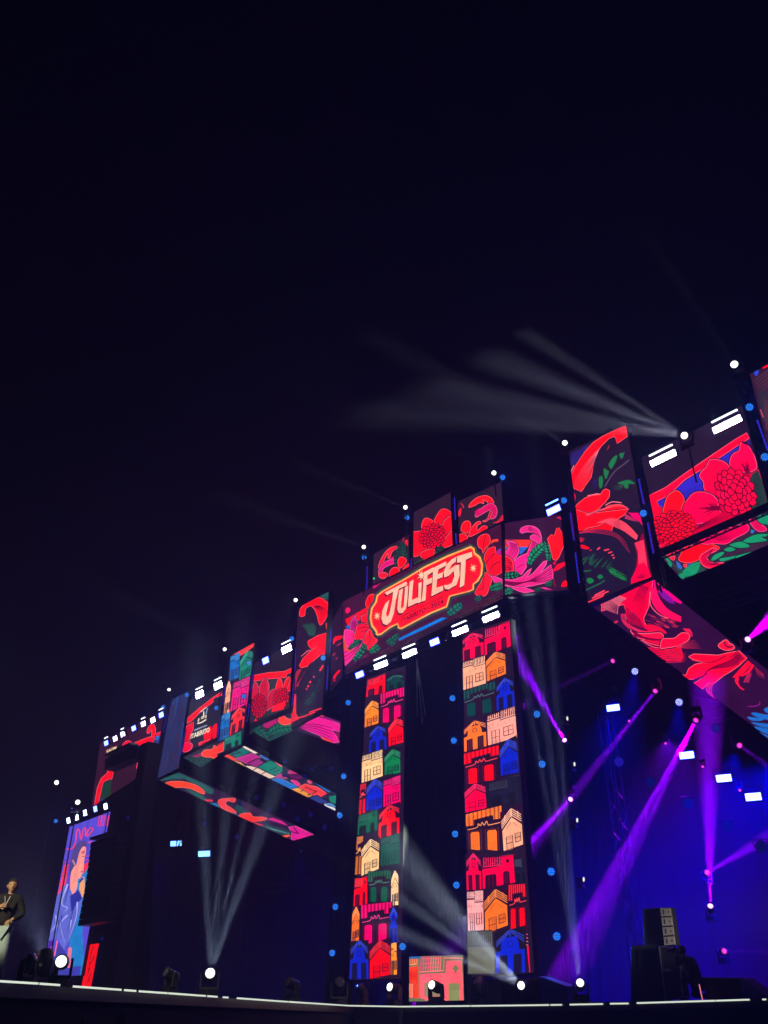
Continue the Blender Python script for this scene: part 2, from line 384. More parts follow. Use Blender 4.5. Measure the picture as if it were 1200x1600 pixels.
DG = (8, 62, 58); DN = (26, 24, 46); NAV = (14, 34, 190)
def art_tower_right(a):
    z = Z(710, 960, .125)
    for k, c, q in [('D', CRI, [(85, 600), (378, 500), (365, 190), (80, 285)]), ('S', CRI, [(378, 520), (715, 400), (700, 95), (370, 190)]),
                    ('C', DG, [(115, 1300), (540, 1210), (515, 835), (118, 955)]),
                    ('B', SAL, [(115, 955), (408, 865), (395, 515), (105, 600)]), ('A', ORG, [(410, 850), (662, 745), (645, 430), (400, 520)]),
                    ('D', NAV, [(535, 1215), (775, 1150), (748, 760), (530, 850)])]: house(a, k, c, *q, z)
    z = Z(710, 1150, .125)
    for k, c, q in [('D', ORG, [(130, 210), (425, 130), (412, -235), (120, -130)]), ('B', (255, 158, 140), [(430, 130), (805, 20), (775, -370), (415, -245)]),
                    ('C', RED, [(150, 620), (580, 545), (575, 118), (135, 228)]), ('A', NAV, [(595, 510), (830, 460), (808, -10), (578, 110)]),
                    ('S', DN, [(440, 905), (860, 840), (832, 500), (440, 590)]), ('A', CRI, [(155, 970), (435, 905), (412, 565), (150, 640)]),
                    ('C', ORG, [(185, 1430), (640, 1440), (620, 872), (168, 985)]), ('A', SAL, [(640, 1450), (898, 1360), (868, 870), (605, 960)])]: house(a, k, c, *q, z)
    z = Z(710, 1340, .125)
    for k, c, q in [('D', CRI, [(185, 418), (380, 400), (365, -50), (172, -40)]), ('S', CRI, [(382, 400), (800, 315), (778, -20), (372, 0)]), ('S', DN, [(800, 330), (945, 320), (925, 20), (780, 20)]),
                    ('C', RED, [(720, 930), (965, 900), (940, 330), (716, 345)]), ('B', (255, 160, 158), [(212, 925), (415, 910), (405, 415), (190, 425)]),
                    ('A', ORG, [(422, 960), (722, 850), (705, 370), (412, 440)]), ('D', NAV, [(560, 1450), (945, 1440), (935, 850), (552, 960)])]: house(a, k, c, *q, z)
    a.poly(z([(208, 925), (520, 905), (545, 1120), (560, 1460), (216, 1460)]), (58, 58, 62))  # pale grey foot houses: the white beam's light painted into their colours
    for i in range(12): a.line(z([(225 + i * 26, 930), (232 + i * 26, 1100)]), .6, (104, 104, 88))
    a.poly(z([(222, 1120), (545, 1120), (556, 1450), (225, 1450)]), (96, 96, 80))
    a.poly(z([(958, 1120), (990, 1108), (1018, 1430), (990, 1436)]), CRI)
    fan(a, z([(950, 960), (985, 975)]), z([(950, 1090), (985, 1110)]), 4, .7, LIT, False, False)
def art_tower_left(a):
    z = Z(540, 1040, .10625)
    for k, c, q in [('S', RED, [(300, 470), (592, 395), (592, 130), (318, 210)]), ('D', DG, [(608, 375), (872, 300), (852, 110), (608, 170)]),
                    ('C', (240, 0, 96), [(515, 860), (872, 790), (868, 318), (520, 415)]), ('A', (255, 130, 14), [(282, 920), (498, 850), (500, 470), (295, 575)]),
                    ('D', NAV, [(345, 1290), (625, 1230), (605, 850), (360, 940)]), ('A', RED, [(640, 1200), (868, 1130), (862, 720), (640, 850)]),
                    ('B', CRM, [(245, 1735), (568, 1640), (562, 1235), (255, 1330)]), ('A', (8, 118, 66), [(585, 1620), (832, 1580), (825, 1190), (590, 1290)])]: house(a, k, c, *q, z)
    z = Z(540, 1200, .10625)
    for k, c, q in [('C', RED, [(205, 700), (330, 660), (330, 225), (230, 245)]), ('A', NAV, [(318, 640), (565, 600), (575, 120), (335, 210)]),
                    ('B', (240, 0, 96), [(578, 600), (842, 530), (838, 110), (578, 190)]), ('D', RED, [(505, 1060), (832, 960), (832, 500), (515, 610)]),
                    ('S', (10, 92, 60), [(200, 1000), (505, 920), (508, 630), (215, 700)]), ('B', (10, 80, 62), [(545, 1450), (835, 1410), (835, 960), (550, 1040)]),
                    ('C', (255, 128, 40), [(165, 1580), (282, 1565), (302, 1005), (205, 1020)]), ('A', CRM, [(265, 1600), (535, 1490), (545, 1010), (272, 1100)])]: house(a, k, c, *q, z)
    z = Z(540, 1360, .1125)
    for k, c, q in [('S', RED, [(150, 520), (348, 465), (348, 100), (165, 110)]), ('C', (10, 86, 56), [(355, 450), (672, 440), (675, 0), (358, 20)]),
                    ('A', CRM, [(675, 495), (785, 485), (785, -20), (680, 40)]), ('A', ORG, [(125, 1040), (240, 970), (250, 520), (145, 500)]),
                    ('C', (244, 0, 100), [(265, 1040), (690, 1000), (695, 440), (268, 485)]), ('D', NAV, [(660, 1020), (785, 1010), (778, 510), (662, 530)]),
                    ('D', NAV, [(105, 1515), (385, 1515), (375, 970), (122, 990)]), ('A', RED, [(388, 1515), (688, 1450), (686, 940), (392, 1020)]),
                    ('B', (255, 140, 20), [(690, 1455), (780, 1450), (775, 1005), (695, 1010)])]: house(a, k, c, *q, z)

def art_portal(a):                              # tall panel right of the header
    a.lw = 1.25
    z = Z(880, 650, 160 / 1200)
    a.poly(z([(85, 520), (110, 430), (200, 390), (300, 330), (190, 540), (100, 580)]), (54, 40, 136))
    fan(a, z([(90, 450), (280, 350)]), z([(95, 570), (170, 540)]), 9, .5, (20, 14, 60), False, False)
    a.poly(z([(95, 835), (92, 700), (150, 585), (260, 420), (360, 310), (500, 220), (640, 150), (735, 122), (752, 240), (632, 322), (622, 262), (600, 240), (540, 262), (440, 360), (405, 430), (375, 480), (352, 600), (328, 720), (215, 885)]), RED, ol=.6)
    fan(a, z([(430, 390), (290, 560), (110, 830)]), z([(420, 420), (340, 640), (230, 890)]), 8, .55, OLN, True)
    fan(a, z([(425, 388), (270, 560), (103, 830)]), z([(420, 405), (320, 640), (215, 885)]), 6, .3, LIT, True)
    a.line(z([(92, 660), (130, 580)]), .8, LIT)
    for p in ([(540, 560), (600, 478), (637, 468), (622, 530), (570, 622), (545, 600)], [(480, 618), (525, 640), (540, 660), (505, 742), (485, 700)], [(425, 720), (465, 715), (470, 790), (452, 850), (425, 830)],
              [(660, 450), (718, 437), (690, 505)], [(690, 768), (770, 752), (838, 785), (838, 800), (770, 800), (768, 845), (730, 850), (705, 810), (640, 790)]): a.poly(z(p), (26, 112, 60), True)
    a.line(z([(490, 830), (600, 660), (700, 580), (780, 515)]), .8, (88, 72, 96), True)
    fan(a, z([(690, 800), (640, 820), (570, 810)]), z([(700, 830), (660, 870), (590, 860)]), 5, .5, (54, 74, 70), True)
    fan(a, z([(360, 760), (330, 880)]), z([(400, 740), (390, 900)]), 4, .8, (44, 26, 100), False)
    a.line(z([(520, 400), (545, 350)]), .8, (170, 40, 60))
    a.poly(z([(108, 905), (125, 898), (148, 935), (145, 1000), (128, 1055)]), (230, 6, 50), True)
    a.poly(z([(160, 1390), (280, 1165), (400, 1110), (560, 1050), (640, 1040), (700, 1050), (772, 1090), (740, 1140), (690, 1190), (600, 1235), (560, 1400)]), RED, False, .5)
    a.poly(z([(132, 1090), (180, 1030), (260, 965), (350, 935), (440, 925), (480, 870), (510, 858), (548, 880), (545, 945), (500, 1010), (430, 1080), (360, 1130), (280, 1165), (260, 1300), (160, 1390)]), RED, False, .5)
    a.line(z([(290, 940), (400, 915), (440, 925)]), .8, LIT, True); a.line(z([(500, 1050), (580, 1010), (690, 1020)]), .8, LIT, True)
    z = Z(880, 790, 160 / 1200)
    a.poly(z([(128, 40), (300, 100), (770, 45), (725, 110), (640, 160), (560, 190), (480, 205), (420, 240), (300, 262), (162, 335)]), RED, ol=.5)
    a.poly(z([(270, 110), (400, 58), (480, 20), (545, -5), (430, 70), (330, 110)]), OLN)
    fan(a, z([(270, 115), (420, 55), (600, 5), (700, 5), (768, 48)]), z([(290, 118), (430, 62), (600, 14), (700, 12), (765, 52)]), 2, .4, LIT)
    C = (470, 640)                              # big dark disc with engraved arcs
    a.poly(z([(165, 330), (300, 290), (480, 280), (640, 330), (760, 430), (840, 570), (870, 700), (830, 860), (760, 980), (560, 1020), (300, 1010), (215, 1000), (170, 600)]), (30, 18, 44), True)
    for i in range(8):
        r = i * 14
        a.line(z([(400 + i * 14, 208 - i * 2), (560, 215 + r * .75 - 60), (700, 250 + r - 60), (800, 330 + r * .9 - 60), (880 + i * 2 - r * .28, 450 + r * .45 - 90)]), .62, (255, 70, 92), True)
    for i in range(4): a.line(z([(165 + i * 10, 335 - i * 3), (300, 290 + i * 9), (480, 285 + i * 16), (640, 340 + i * 14), (740, 440 + i * 22), (780 + i * 7, 560)]), .6, (190, 30, 70), True, True)
    a.poly(z([(180, 468), (240, 465), (315, 500), (270, 515), (185, 485)]), RED, True)
    fan(a, z([(180, 380), (260, 390)]), z([(180, 430), (250, 420)]), 4, .8, (240, 30, 60), False)
    for q in ([(405, 520), (440, 493)], [(485, 530), (545, 515)], [(535, 560), (582, 545)], [(572, 590), (600, 580)], [(590, 622), (610, 612)], [(190, 550), (210, 552)], [(325, 525), (332, 530)]): a.line(z(q), 1.3, (240, 60, 84))
    for i in range(26):
        x = 210 + random.random() * 340; y = 560 + (x - 210) * .27 + random.uniform(0, 90); a.line(z([(x, y + 40), (x + 60, y - 25)]), random.uniform(.7, 1.7), random.choice([(18, 96, 52), (30, 84, 58), (20, 60, 48)]), False, True)
    for i in range(30):
        x = 545 + random.random() * 150; y = 720 + (x - 545) * .5 + random.uniform(0, 70); a.line(z([(x, y), (x + 70, y + 26)]), random.uniform(1., 2.4), random.choice([(22, 128, 58), (24, 100, 56), (30, 84, 58)]), False, True)
    a.poly(z([(285, 870), (320, 850), (370, 880), (350, 910), (310, 918)]), (22, 120, 58), True); a.poly(z([(415, 830), (450, 812), (480, 840), (450, 866), (420, 856)]), (22, 110, 58), True)
    for q in ([(225, 780), (340, 765)], [(250, 1010), (320, 975), (460, 910)], [(240, 935), (275, 930)], [(500, 880), (460, 905)]): a.line(z(q), 1.4, (28, 84, 62))
    a.poly(z([(770, 85), (830, 92), (905, 90), (940, 240), (900, 190), (830, 150)]), (232, 0, 92)); fan(a, z([(740, 110), (900, 200)]), z([(735, 150), (850, 190)]), 3, .6, (255, 60, 120), True)
    a.poly(z([(845, 450), (905, 420), (935, 330), (950, 340), (1050, 860), (960, 870), (805, 925), (815, 860), (860, 740), (880, 600)]), (140, 0, 50))
    for i in range(17):
        y = 445 + i * 20; x0 = 850 + min(i, 5) * 8; a.line(z([(x0, y + 8), (955 + i * 3, y - 28)]), 1.35, (255, 50, 84), False)
    a.poly(z([(885, 700), (960, 670), (1015, 760), (1050, 862), (960, 872), (806, 925), (812, 860), (860, 770)]), (255, 0, 58))
    fan(a, z([(870, 860), (960, 760)]), z([(950, 860), (1020, 770)]), 5, 1.0, (130, 0, 50), False)
    for q in ([(380, 1060), (500, 1000)], [(350, 1090), (545, 1010)]): a.line(z(q), 1.2, (255, 60, 90))
    a.poly(z([(300, 1135), (440, 1070), (500, 1040), (460, 1100), (320, 1145)]), (255, 50, 70))
def art_ramp_right(a):
    a.lw = 1.6
    z = Z(900, 890, 160 / 1200)
    a.poly([(900, 880), (1230, 880), (1230, 1240), (900, 1240)], (46, 10, 52))
    a.poly(z([(850, 120), (920, 90), (1260, 340), (1230, 400), (1000, 300)]), (222, 0, 118))
    a.poly(z([(940, 180), (1010, 230), (1120, 330), (1160, 400), (1080, 380), (1000, 320)]), (120, 16, 140))
    a.poly(z([(300, 480), (300, 400), (420, 270), (600, 205), (880, 90), (900, 160), (860, 300), (852, 430), (820, 500), (790, 570), (800, 620), (860, 690), (890, 725), (820, 728), (740, 705), (640, 660), (590, 560), (580, 480), (560, 400)]), (255, 0, 56), False, .5)
    for i in range(13):
        t = i / 12; a.line(z([(430 + 40 * t + t * 110, 275 + 40 * t + 30 * t), (370 + 120 * t, 330 + 90 * t), (288 + 190 * t, 455 + 60 * t)]), .72, (74, 8, 58), True); 
        a.line(z([(440 + 150 * t, 268 + 60 * t), (380 + 120 * t, 322 + 90 * t), (296 + 190 * t, 450 + 66 * t)]), .3, LIT, True)
    for i in range(9):
        t = i / 8; a.line(z([(575 + 170 * t, 395 + 150 * t + 20), (582 + 170 * t, 500 + 100 * t), (620 + 170 * t, 620 + 50 * t), (720 + 130 * t, 700 + 15 * t)]), .6, (84, 8, 56), True, False)
    for i in range(4): a.line(z([(530 + i * 14, 510), (545 + i * 16, 600 + i * 4), (640 + i * 18, 690 - i * 3), (780 + i * 10, 730 - i * 2)]), .6, (215, 30, 80), True)
    for i in range(9):
        t = i / 8; a.line(z([(880 + 50 * t, 190 + 20 * t), (885 + 90 * t, 330 + 10 * t), (960 + 110 * t, 470 - 10 * t), (1100 + 90 * t, 560 - 30 * t), (1230, 600 - 50 * t)]), 1.05, (250, 10, 84), True)
    a.line(z([(870, 250), (872, 400), (960, 510), (1080, 565)]), .6, (255, 90, 120), True)
    for i in range(46): x = 800 + random.random() * 350; y = 500 + (x - 800) * .25 + random.uniform(0, 110); a.line(z([(x, y), (x + 60, y + 16)]), .4, random.choice([(150, 20, 60), (200, 40, 70), (90, 12, 80)]))
    a.poly(z([(820, 648), (860, 632), (960, 650), (1040, 700), (1060, 740), (1000, 730), (900, 720), (860, 690)]), (230, 10, 60), True)
    a.poly(z([(640, 700), (720, 735), (840, 740), (980, 730), (1020, 765), (1000, 800), (900, 805), (780, 800), (700, 770)]), (255, 14, 62), True, .6)
    a.line(z([(650, 700), (760, 770), (900, 815), (1100, 800), (1230, 760)]), 1.6, (80, 8, 54), True)
    a.poly(z([(800, 810), (980, 818), (1120, 800), (1230, 750), (1240, 840), (1120, 880), (960, 880), (840, 850)]), (250, 8, 58), True)
    for i in range(4): a.line(z([(760, 800 + i * 4), (900, 850 + i * 14), (1060, 872 + i * 11), (1240, 850 + i * 12)]), .5, (255, 80, 110) if i % 2 else (90, 8, 54), True)
    a.poly(z([(835, 900), (960, 905), (1230, 890), (1260, 1010), (1230, 1070), (1080, 1060), (980, 1020), (900, 950)]), (240, 8, 50))
    for i in range(7): a.line(z([(870 + i * 18, 915 + i * 18), (1040, 915 + i * 22), (1250, 920 + i * 22)]), .6, (110, 8, 60), True, True)
    a.poly(z([(150, 385), (290, 335), (305, 345), (180, 398)]), (250, 20, 70)); a.line(z([(215, 305), (345, 250)]), 1., LIT); a.line(z([(230, 325), (380, 262)]), 1., LIT); a.line(z([(448, 608), (490, 592)]), 1.4, (220, 40, 70))
    for i in range(11):                          # engraved stripes in the big feathers
        t = i / 10; a.line(z([(760 + 90 * t, 160 + 30 * t), (690 + 120 * t, 300 + 30 * t), (600 + 180 * t, 470 + 60 * t), (640 + 170 * t, 640 + 40 * t)]), .45, (120, 0, 48), True, True)
        a.line(z([(660 + 40 * t, 770 - 50 * t), (900, 800 - 40 * t + 60 * t * t), (1180, 800 + 50 * t)]), .4, (120, 0, 48), True, True)
    z = Z(1040, 980, 160 / 1200)
    a.poly(z([(-40, 130), (0, 120), (100, 115), (160, 70), (200, 50), (262, 62), (278, 110), (220, 165), (120, 205), (0, 225), (-60, 225)]), (255, 6, 58), True, .5)
    for i in range(7): a.line(z([(110 + i * 16, 210 - i * 7), (220, 228 - i * 12), (420 - i * 12, 232 - i * 16)]), .5, (230, 40, 80), True, True)
    for i in range(6): a.line(z([(200 + i * 14, 0), (260 + i * 10, 50), (310, 100)]), .6, (230, 20, 74), True, True)
    fan(a, z([(0, 262), (160, 280), (240, 300)]), z([(0, 390), (120, 395), (240, 380)]), 8, .8, (200, 20, 64), True)
    a.poly(z([(640, 170), (700, 132), (735, 155), (745, 180), (770, 180), (805, 222), (770, 245), (700, 250), (640, 225), (618, 195)]), (250, 14, 54), True, .5); a.line(z([(690, 150), (700, 195), (740, 215), (790, 205)]), 1.0, (60, 10, 50), True)
    a.poly(z([(270, 328), (330, 298), (480, 305), (620, 312), (720, 285), (860, 262), (950, 345), (860, 430), (760, 500), (680, 545), (600, 610), (560, 650), (500, 640), (410, 722), (310, 650), (400, 600), (470, 540), (340, 590), (230, 590), (165, 535), (240, 545), (270, 470), (340, 420), (430, 400), (520, 400), (400, 380), (320, 360)]), (255, 4, 46), False, .5)
    for i in range(8): a.line(z([(860 + i * 11 - 20, 262 + i * 12), (780 + i * 8 - 10, 340 + i * 12 - 20), (660 + i * 10, 380 + i * 16)]), .7, (90, 6, 54), True, True)
    a.line(z([(300, 372), (420, 390), (560, 385), (700, 320)]), .7, (110, 6, 54), True); a.line(z([(480, 520), (430, 560), (330, 600)]), 1.2, (70, 8, 52), True)
    a.poly(z([(960, 370), (1005, 405), (960, 470), (880, 545), (820, 578), (780, 570), (860, 480)]), (250, 10, 48)); a.poly(z([(1010, 410), (1040, 430), (990, 510), (900, 560), (870, 555), (960, 490)]), (240, 12, 60))
    for i in range(4): a.line(z([(1050 + i * 26, 450 + i * 22), (1066 + i * 26, 500 + i * 20), (1078 + i * 24, 560 + i * 10)]), .9, (170, 26, 70), True, True); a.line(z([(960 + i * 14, 520), (930 + i * 16, 590), (915 + i * 18, 630)]), .6, (190, 30, 80), True)
    a.poly(z([(820, 580), (860, 570), (850, 620), (870, 670), (925, 715), (880, 705), (830, 650), (810, 610)]), (244, 14, 60), True)
    for i in range(5): a.line(z([(490 + i * 20, 650 - i * 4), (478 + i * 18, 720), (530 + i * 10, 800), (600 + i * 8, 880)]), .8, (228, 30, 74) if i < 4 else (110, 16, 80), True, True)
    a.line(z([(960, 910), (1050, 905), (1100, 880), (1095, 850)]), .8, (130, 24, 120), True)
    for i in range(12): t = i / 11; a.line(z([(880 - 20 * t, 290 + 120 * t), (720, 380 + 70 * t), (560 - 60 * t, 440 + 50 * t), (420 - 40 * t, 520 + 150 * t)]), .42, (130, 0, 44), True, True)
    for i, q in enumerate(([(1000, 985), (1060, 980), (1150, 1000), (1240, 1010), (1240, 1070), (1120, 1050), (1040, 1020)], [(955, 1030), (1060, 1040), (1150, 1058), (1100, 1078), (1000, 1070)], [(1000, 1095), (1090, 1100), (1240, 1120), (1240, 1160), (1100, 1140)],
                           [(1150, 940), (1200, 915), (1260, 925), (1260, 990), (1180, 980)], [(1035, 1148), (1100, 1150), (1240, 1180), (1240, 1240), (1120, 1200)], [(905, 1120), (980, 1130), (1060, 1190), (1240, 1270), (1240, 1380), (1060, 1260)])): a.poly(z(q), (30, 104, 196) if i != 5 else (40, 84, 170), True)
def art_flowers_right(a):
    a.lw = 1.2
    z = Z(1000, 680, 200 / 1200)
    a.poly(z([(60, 580), (240, 500), (420, 370), (640, 230), (960, 30), (1190, 470), (1200, 660), (120, 1090)]), (196, 0, 48))
    for q in ([(340, 510), (430, 400), (640, 270), (625, 320), (575, 345), (565, 400), (605, 450), (600, 530), (500, 560), (430, 610), (400, 570)], [(700, 250), (950, 80), (940, 145), (880, 175), (850, 230), (840, 290), (780, 250)], [(150, 640), (270, 560), (240, 690), (190, 660)]): a.poly(z(q), (46, 34, 180), ol=.6)
    a.poly(z([(1050, 370), (1110, 330), (1190, 560), (1200, 650), (990, 740), (980, 600)]), (34, 52, 48))
    fan(a, z([(1010, 600), (1090, 380)]), z([(1100, 660), (1180, 590)]), 14, .5, (16, 22, 28), False)
    a.poly(z([(62, 582), (240, 495), (420, 365), (640, 215), (900, 40), (1005, -20), (1028, 30), (900, 110), (640, 285), (420, 420), (270, 565), (160, 620), (175, 660), (130, 850)]), (255, 0, 46), False, .6)
    a.poly(z([(60, 575), (200, 520), (210, 560), (155, 620), (190, 680), (235, 720), (230, 760), (130, 850), (112, 850)]), (255, 0, 30))
    a.poly(z([(1025, 40), (1045, 100), (1000, 70)]), (60, 26, 130))
    # petals of the right flower
    a.poly(z([(948, 75), (1000, 90), (1050, 150), (1085, 230), (1095, 310), (1040, 345), (960, 350), (880, 380), (850, 300), (850, 230), (880, 175), (935, 145)]), (255, 0, 66), True, .9)
    a.line(z([(960, 70), (1030, 105), (1065, 170)]), .9, OLN, True)
    a.poly(z([(660, 235), (740, 235), (810, 265), (855, 330), (862, 400), (830, 440), (760, 500), (715, 570), (640, 545), (605, 500), (600, 440), (565, 390), (580, 345), (625, 300)]), (250, 0, 60), True, .9)
    a.poly(z([(440, 620), (500, 550), (590, 535), (690, 570), (740, 640), (720, 700), (760, 730), (620, 815), (500, 830), (455, 760), (370, 710), (400, 650)]), (252, 0, 66), True, .9)
    for (c, tips) in (((1010, 350), [(900, 200), (930, 180), (960, 160), (1000, 170), (1040, 210), (1070, 260)]), ((800, 480), [(640, 300), (690, 270), (740, 270), (600, 400), (640, 460), (800, 300), (620, 500)]), ((740, 690), [(470, 650), (450, 700), (480, 770), (540, 590), (620, 570), (560, 800), (400, 700)])):
        for t in tips:
            for j in range(3):
                f = .62 + random.uniform(-.1, .12); mx = (c[0] + (t[0] - c[0]) * f + random.uniform(-14, 14), c[1] + (t[1] - c[1]) * f + random.uniform(-14, 14)); a.line(z([(c[0] + random.uniform(-22, 22), c[1] + random.uniform(-22, 22)), mx]), 1.0, (104, 0, 36), False, True)
    a.poly(z([(560, 850), (760, 730), (830, 760), (520, 900)]), (206, 0, 50)); fan(a, z([(560, 850), (800, 740)]), z([(530, 890), (820, 770)]), 5, .6, (90, 0, 40), False)
    petalmum(a, z([(905, 540)])[0], 28, 36, -.5, (255, 6, 62), ((1., 15), (.74, 12), (.5, 9), (.28, 5)), .6)
    # left flower
    a.poly(z([(360, 530), (400, 560), (425, 620), (400, 680), (380, 740), (300, 730), (230, 740), (240, 670), (270, 580), (320, 540)]), RED, True, .8)
    petalmum(a, z([(322, 872)])[0], 33, 24, -.18, (255, 8, 22), ((1., 22), (.8, 19), (.6, 15), (.42, 11), (.24, 6)), .45)
    a.poly(z([(195, 1040), (280, 1015), (240, 1045), (200, 1060)]), (240, 20, 50))
def art_under_flowers(a):
    z = Z(1020, 780, 180 / 1200)
    a.poly([(1020, 780), (1240, 780), (1240, 920), (1020, 920)], (56, 30, 54))
    a.poly(z([(100, 590), (140, 610), (220, 690), (280, 780), (320, 830), (420, 800), (560, 740), (460, 650), (380, 700), (340, 740), (250, 700), (190, 640)]), (30, 70, 60))
    for q in ([(105, 595), (150, 640), (170, 700), (200, 690), (190, 650), (150, 610)], [(320, 740), (360, 700), (430, 660), (490, 655), (480, 720), (440, 780), (360, 800), (300, 800)], [(262, 790), (310, 770), (330, 810), (310, 826)]): a.poly(z(q), GRN, True)
    a.poly(z([(240, 640), (275, 660), (310, 710), (290, 730), (255, 700)]), (52, 96, 190)); a.poly(z([(330, 660), (420, 655), (370, 690)]), (60, 80, 180))
    a.poly(z([(270, 620), (300, 560), (340, 500), (440, 470), (560, 465), (660, 480), (690, 510), (600, 560), (560, 600), (490, 620), (400, 655), (310, 650)]), RED, True, .6)
    a.poly(z([(460, 440), (620, 370), (800, 295), (930, 258), (985, 262), (1000, 310), (960, 350), (860, 400), (760, 460), (640, 455), (560, 465)]), (246, 0, 76), True, .6)
    fan(a, z([(600, 400), (800, 340), (940, 262)]), z([(700, 430), (860, 390), (985, 300)]), 6, .6, (130, 0, 50), True)
    a.poly(z([(640, 500), (560, 540), (500, 580), (490, 630), (530, 690), (600, 712), (680, 690), (740, 658), (640, 660), (590, 640), (560, 600), (600, 560), (660, 530)]), (255, 10, 60), True, .5)
    for i in range(5): a.line(z([(640 - i * 8, 508 + i * 10), (540 + i * 10, 560 + i * 6), (510 + i * 12, 620), (560 + i * 14, 680 - i * 8), (700, 670)]), .5, (110, 0, 44), True)
    for q in ([(145, 580), (210, 545), (225, 575), (170, 600)], [(240, 530), (300, 508), (318, 530), (270, 550)], [(325, 490), (390, 478), (380, 500), (340, 508)], [(180, 600), (230, 590), (215, 630)], [(320, 680), (350, 670), (345, 705)]): a.poly(z(q), (250, 20, 50), True, .4)
    a.poly(z([(1005, 215), (1070, 190), (1120, 240), (1185, 310), (1120, 330), (1060, 300)]), (214, 10, 80), True, .6); a.poly(z([(1020, 310), (1060, 320), (1040, 350), (1020, 345)]), (40, 110, 190))
    for q in ([(1080, 180), (1200, 140), (1260, 170), (1260, 300), (1200, 260), (1120, 240)], [(930, 440), (1000, 390), (1080, 360), (1190, 355), (1180, 380), (1130, 385), (1190, 420), (1100, 440), (1000, 448)], [(800, 470), (880, 440), (940, 440), (1010, 485), (900, 500)],
              [(740, 520), (800, 490), (860, 515), (800, 540)], [(605, 625), (650, 570), (740, 540), (720, 580), (640, 630)], [(700, 610), (820, 590), (930, 560), (860, 600), (720, 640)], [(880, 580), (1040, 540), (980, 570), (880, 610)]): a.poly(z(q), GRN, True, .4, (26, 30, 40))
def art_corner_panel(a):
    z = Z(1080, 480, 120 / 873)
    a.poly([(1160, 540), (1300, 540), (1300, 760), (1160, 760)], (48, 18, 38))
    a.poly(z([(708, 715), (760, 705), (765, 760), (740, 785), (715, 750)]), (40, 62, 190), True)
    a.poly(z([(800, 675), (900, 620), (960, 640), (820, 700)]), RED)
    for i in range(5): a.line(z([(710 + i * 20, 850 + i * 30), (900 + i * 12, 700 + i * 30), (1100, 560 + i * 30)]), .8, (96, 60, 70))
    a.poly(z([(750, 960), (830, 960), (1100, 880), (1100, 1400), (820, 1300)]), (44, 38, 44)); a.line(z([(790, 1165), (822, 1255)]), 1.3, (190, 70, 90))
    for i in range(8): a.line(z([(830 + i * 10, 1030 + i * 8), (850 + i * 8, 1400)]), .6, (80, 40, 54))
BADGE = [(95, 885), (92, 855), (50, 800), (36, 730), (48, 640), (88, 580), (100, 520), (150, 480), (350, 370), (540, 255), (760, 150), (980, 62), (1005, 82), (1010, 120), (1060, 160), (1085, 230), (1075, 320), (1040, 380), (1000, 410), (1000, 460), (960, 475), (780, 520), (765, 560), (750, 620), (600, 680), (320, 828), (300, 820), (290, 780), (215, 815), (130, 880)]
LET = dict(
    J=[(170, 492), (370, 388), (382, 402), (374, 424), (302, 455), (275, 560), (255, 690), (228, 762), (190, 795), (155, 782), (138, 732), (148, 660), (178, 592), (214, 558), (200, 620), (184, 680), (188, 715), (205, 710), (222, 660), (240, 560), (250, 482), (190, 515)],
    U=[(308, 470), (342, 450), (326, 580), (322, 630), (335, 640), (348, 610), (362, 440), (392, 425), (382, 560), (370, 640), (340, 680), (305, 686), (288, 650), (292, 580)],
    L=[(405, 390), (440, 368), (425, 562), (480, 535), (484, 582), (388, 626), (395, 520)],
    I=[(488, 402), (518, 392), (512, 500), (515, 574), (482, 592), (485, 500)],
    F=[(540, 300), (625, 255), (632, 290), (572, 330), (568, 370), (616, 350), (612, 400), (562, 422), (553, 562), (518, 577), (530, 440)],
    E=[(625, 260), (745, 200), (750, 235), (674, 275), (666, 320), (716, 300), (712, 345), (662, 370), (655, 445), (717, 428), (720, 470), (606, 527), (618, 400)],
    S=[(842, 155), (838, 200), (802, 228), (770, 280), (830, 238), (868, 230), (874, 330), (842, 420), (770, 462), (733, 456), (728, 420), (762, 420), (802, 400), (824, 340), (818, 290), (772, 332), (730, 350), (722, 300), (758, 220), (800, 180)],
    T=[(848, 152), (986, 110), (992, 155), (930, 185), (926, 290), (916, 422), (873, 446), (880, 330), (886, 206), (850, 212)])
def star(a, c, r, colr, n=8, rot=.2):
    pts = []
    for i in range(2 * n):
        rr = r * (1 if i % 2 == 0 else .3) * (1 if i % 4 else .82); t = math.pi * i / n + rot; pts.append((c[0] + rr * .8 * math.cos(t), c[1] + rr * math.sin(t)))
    a.poly(pts, colr)
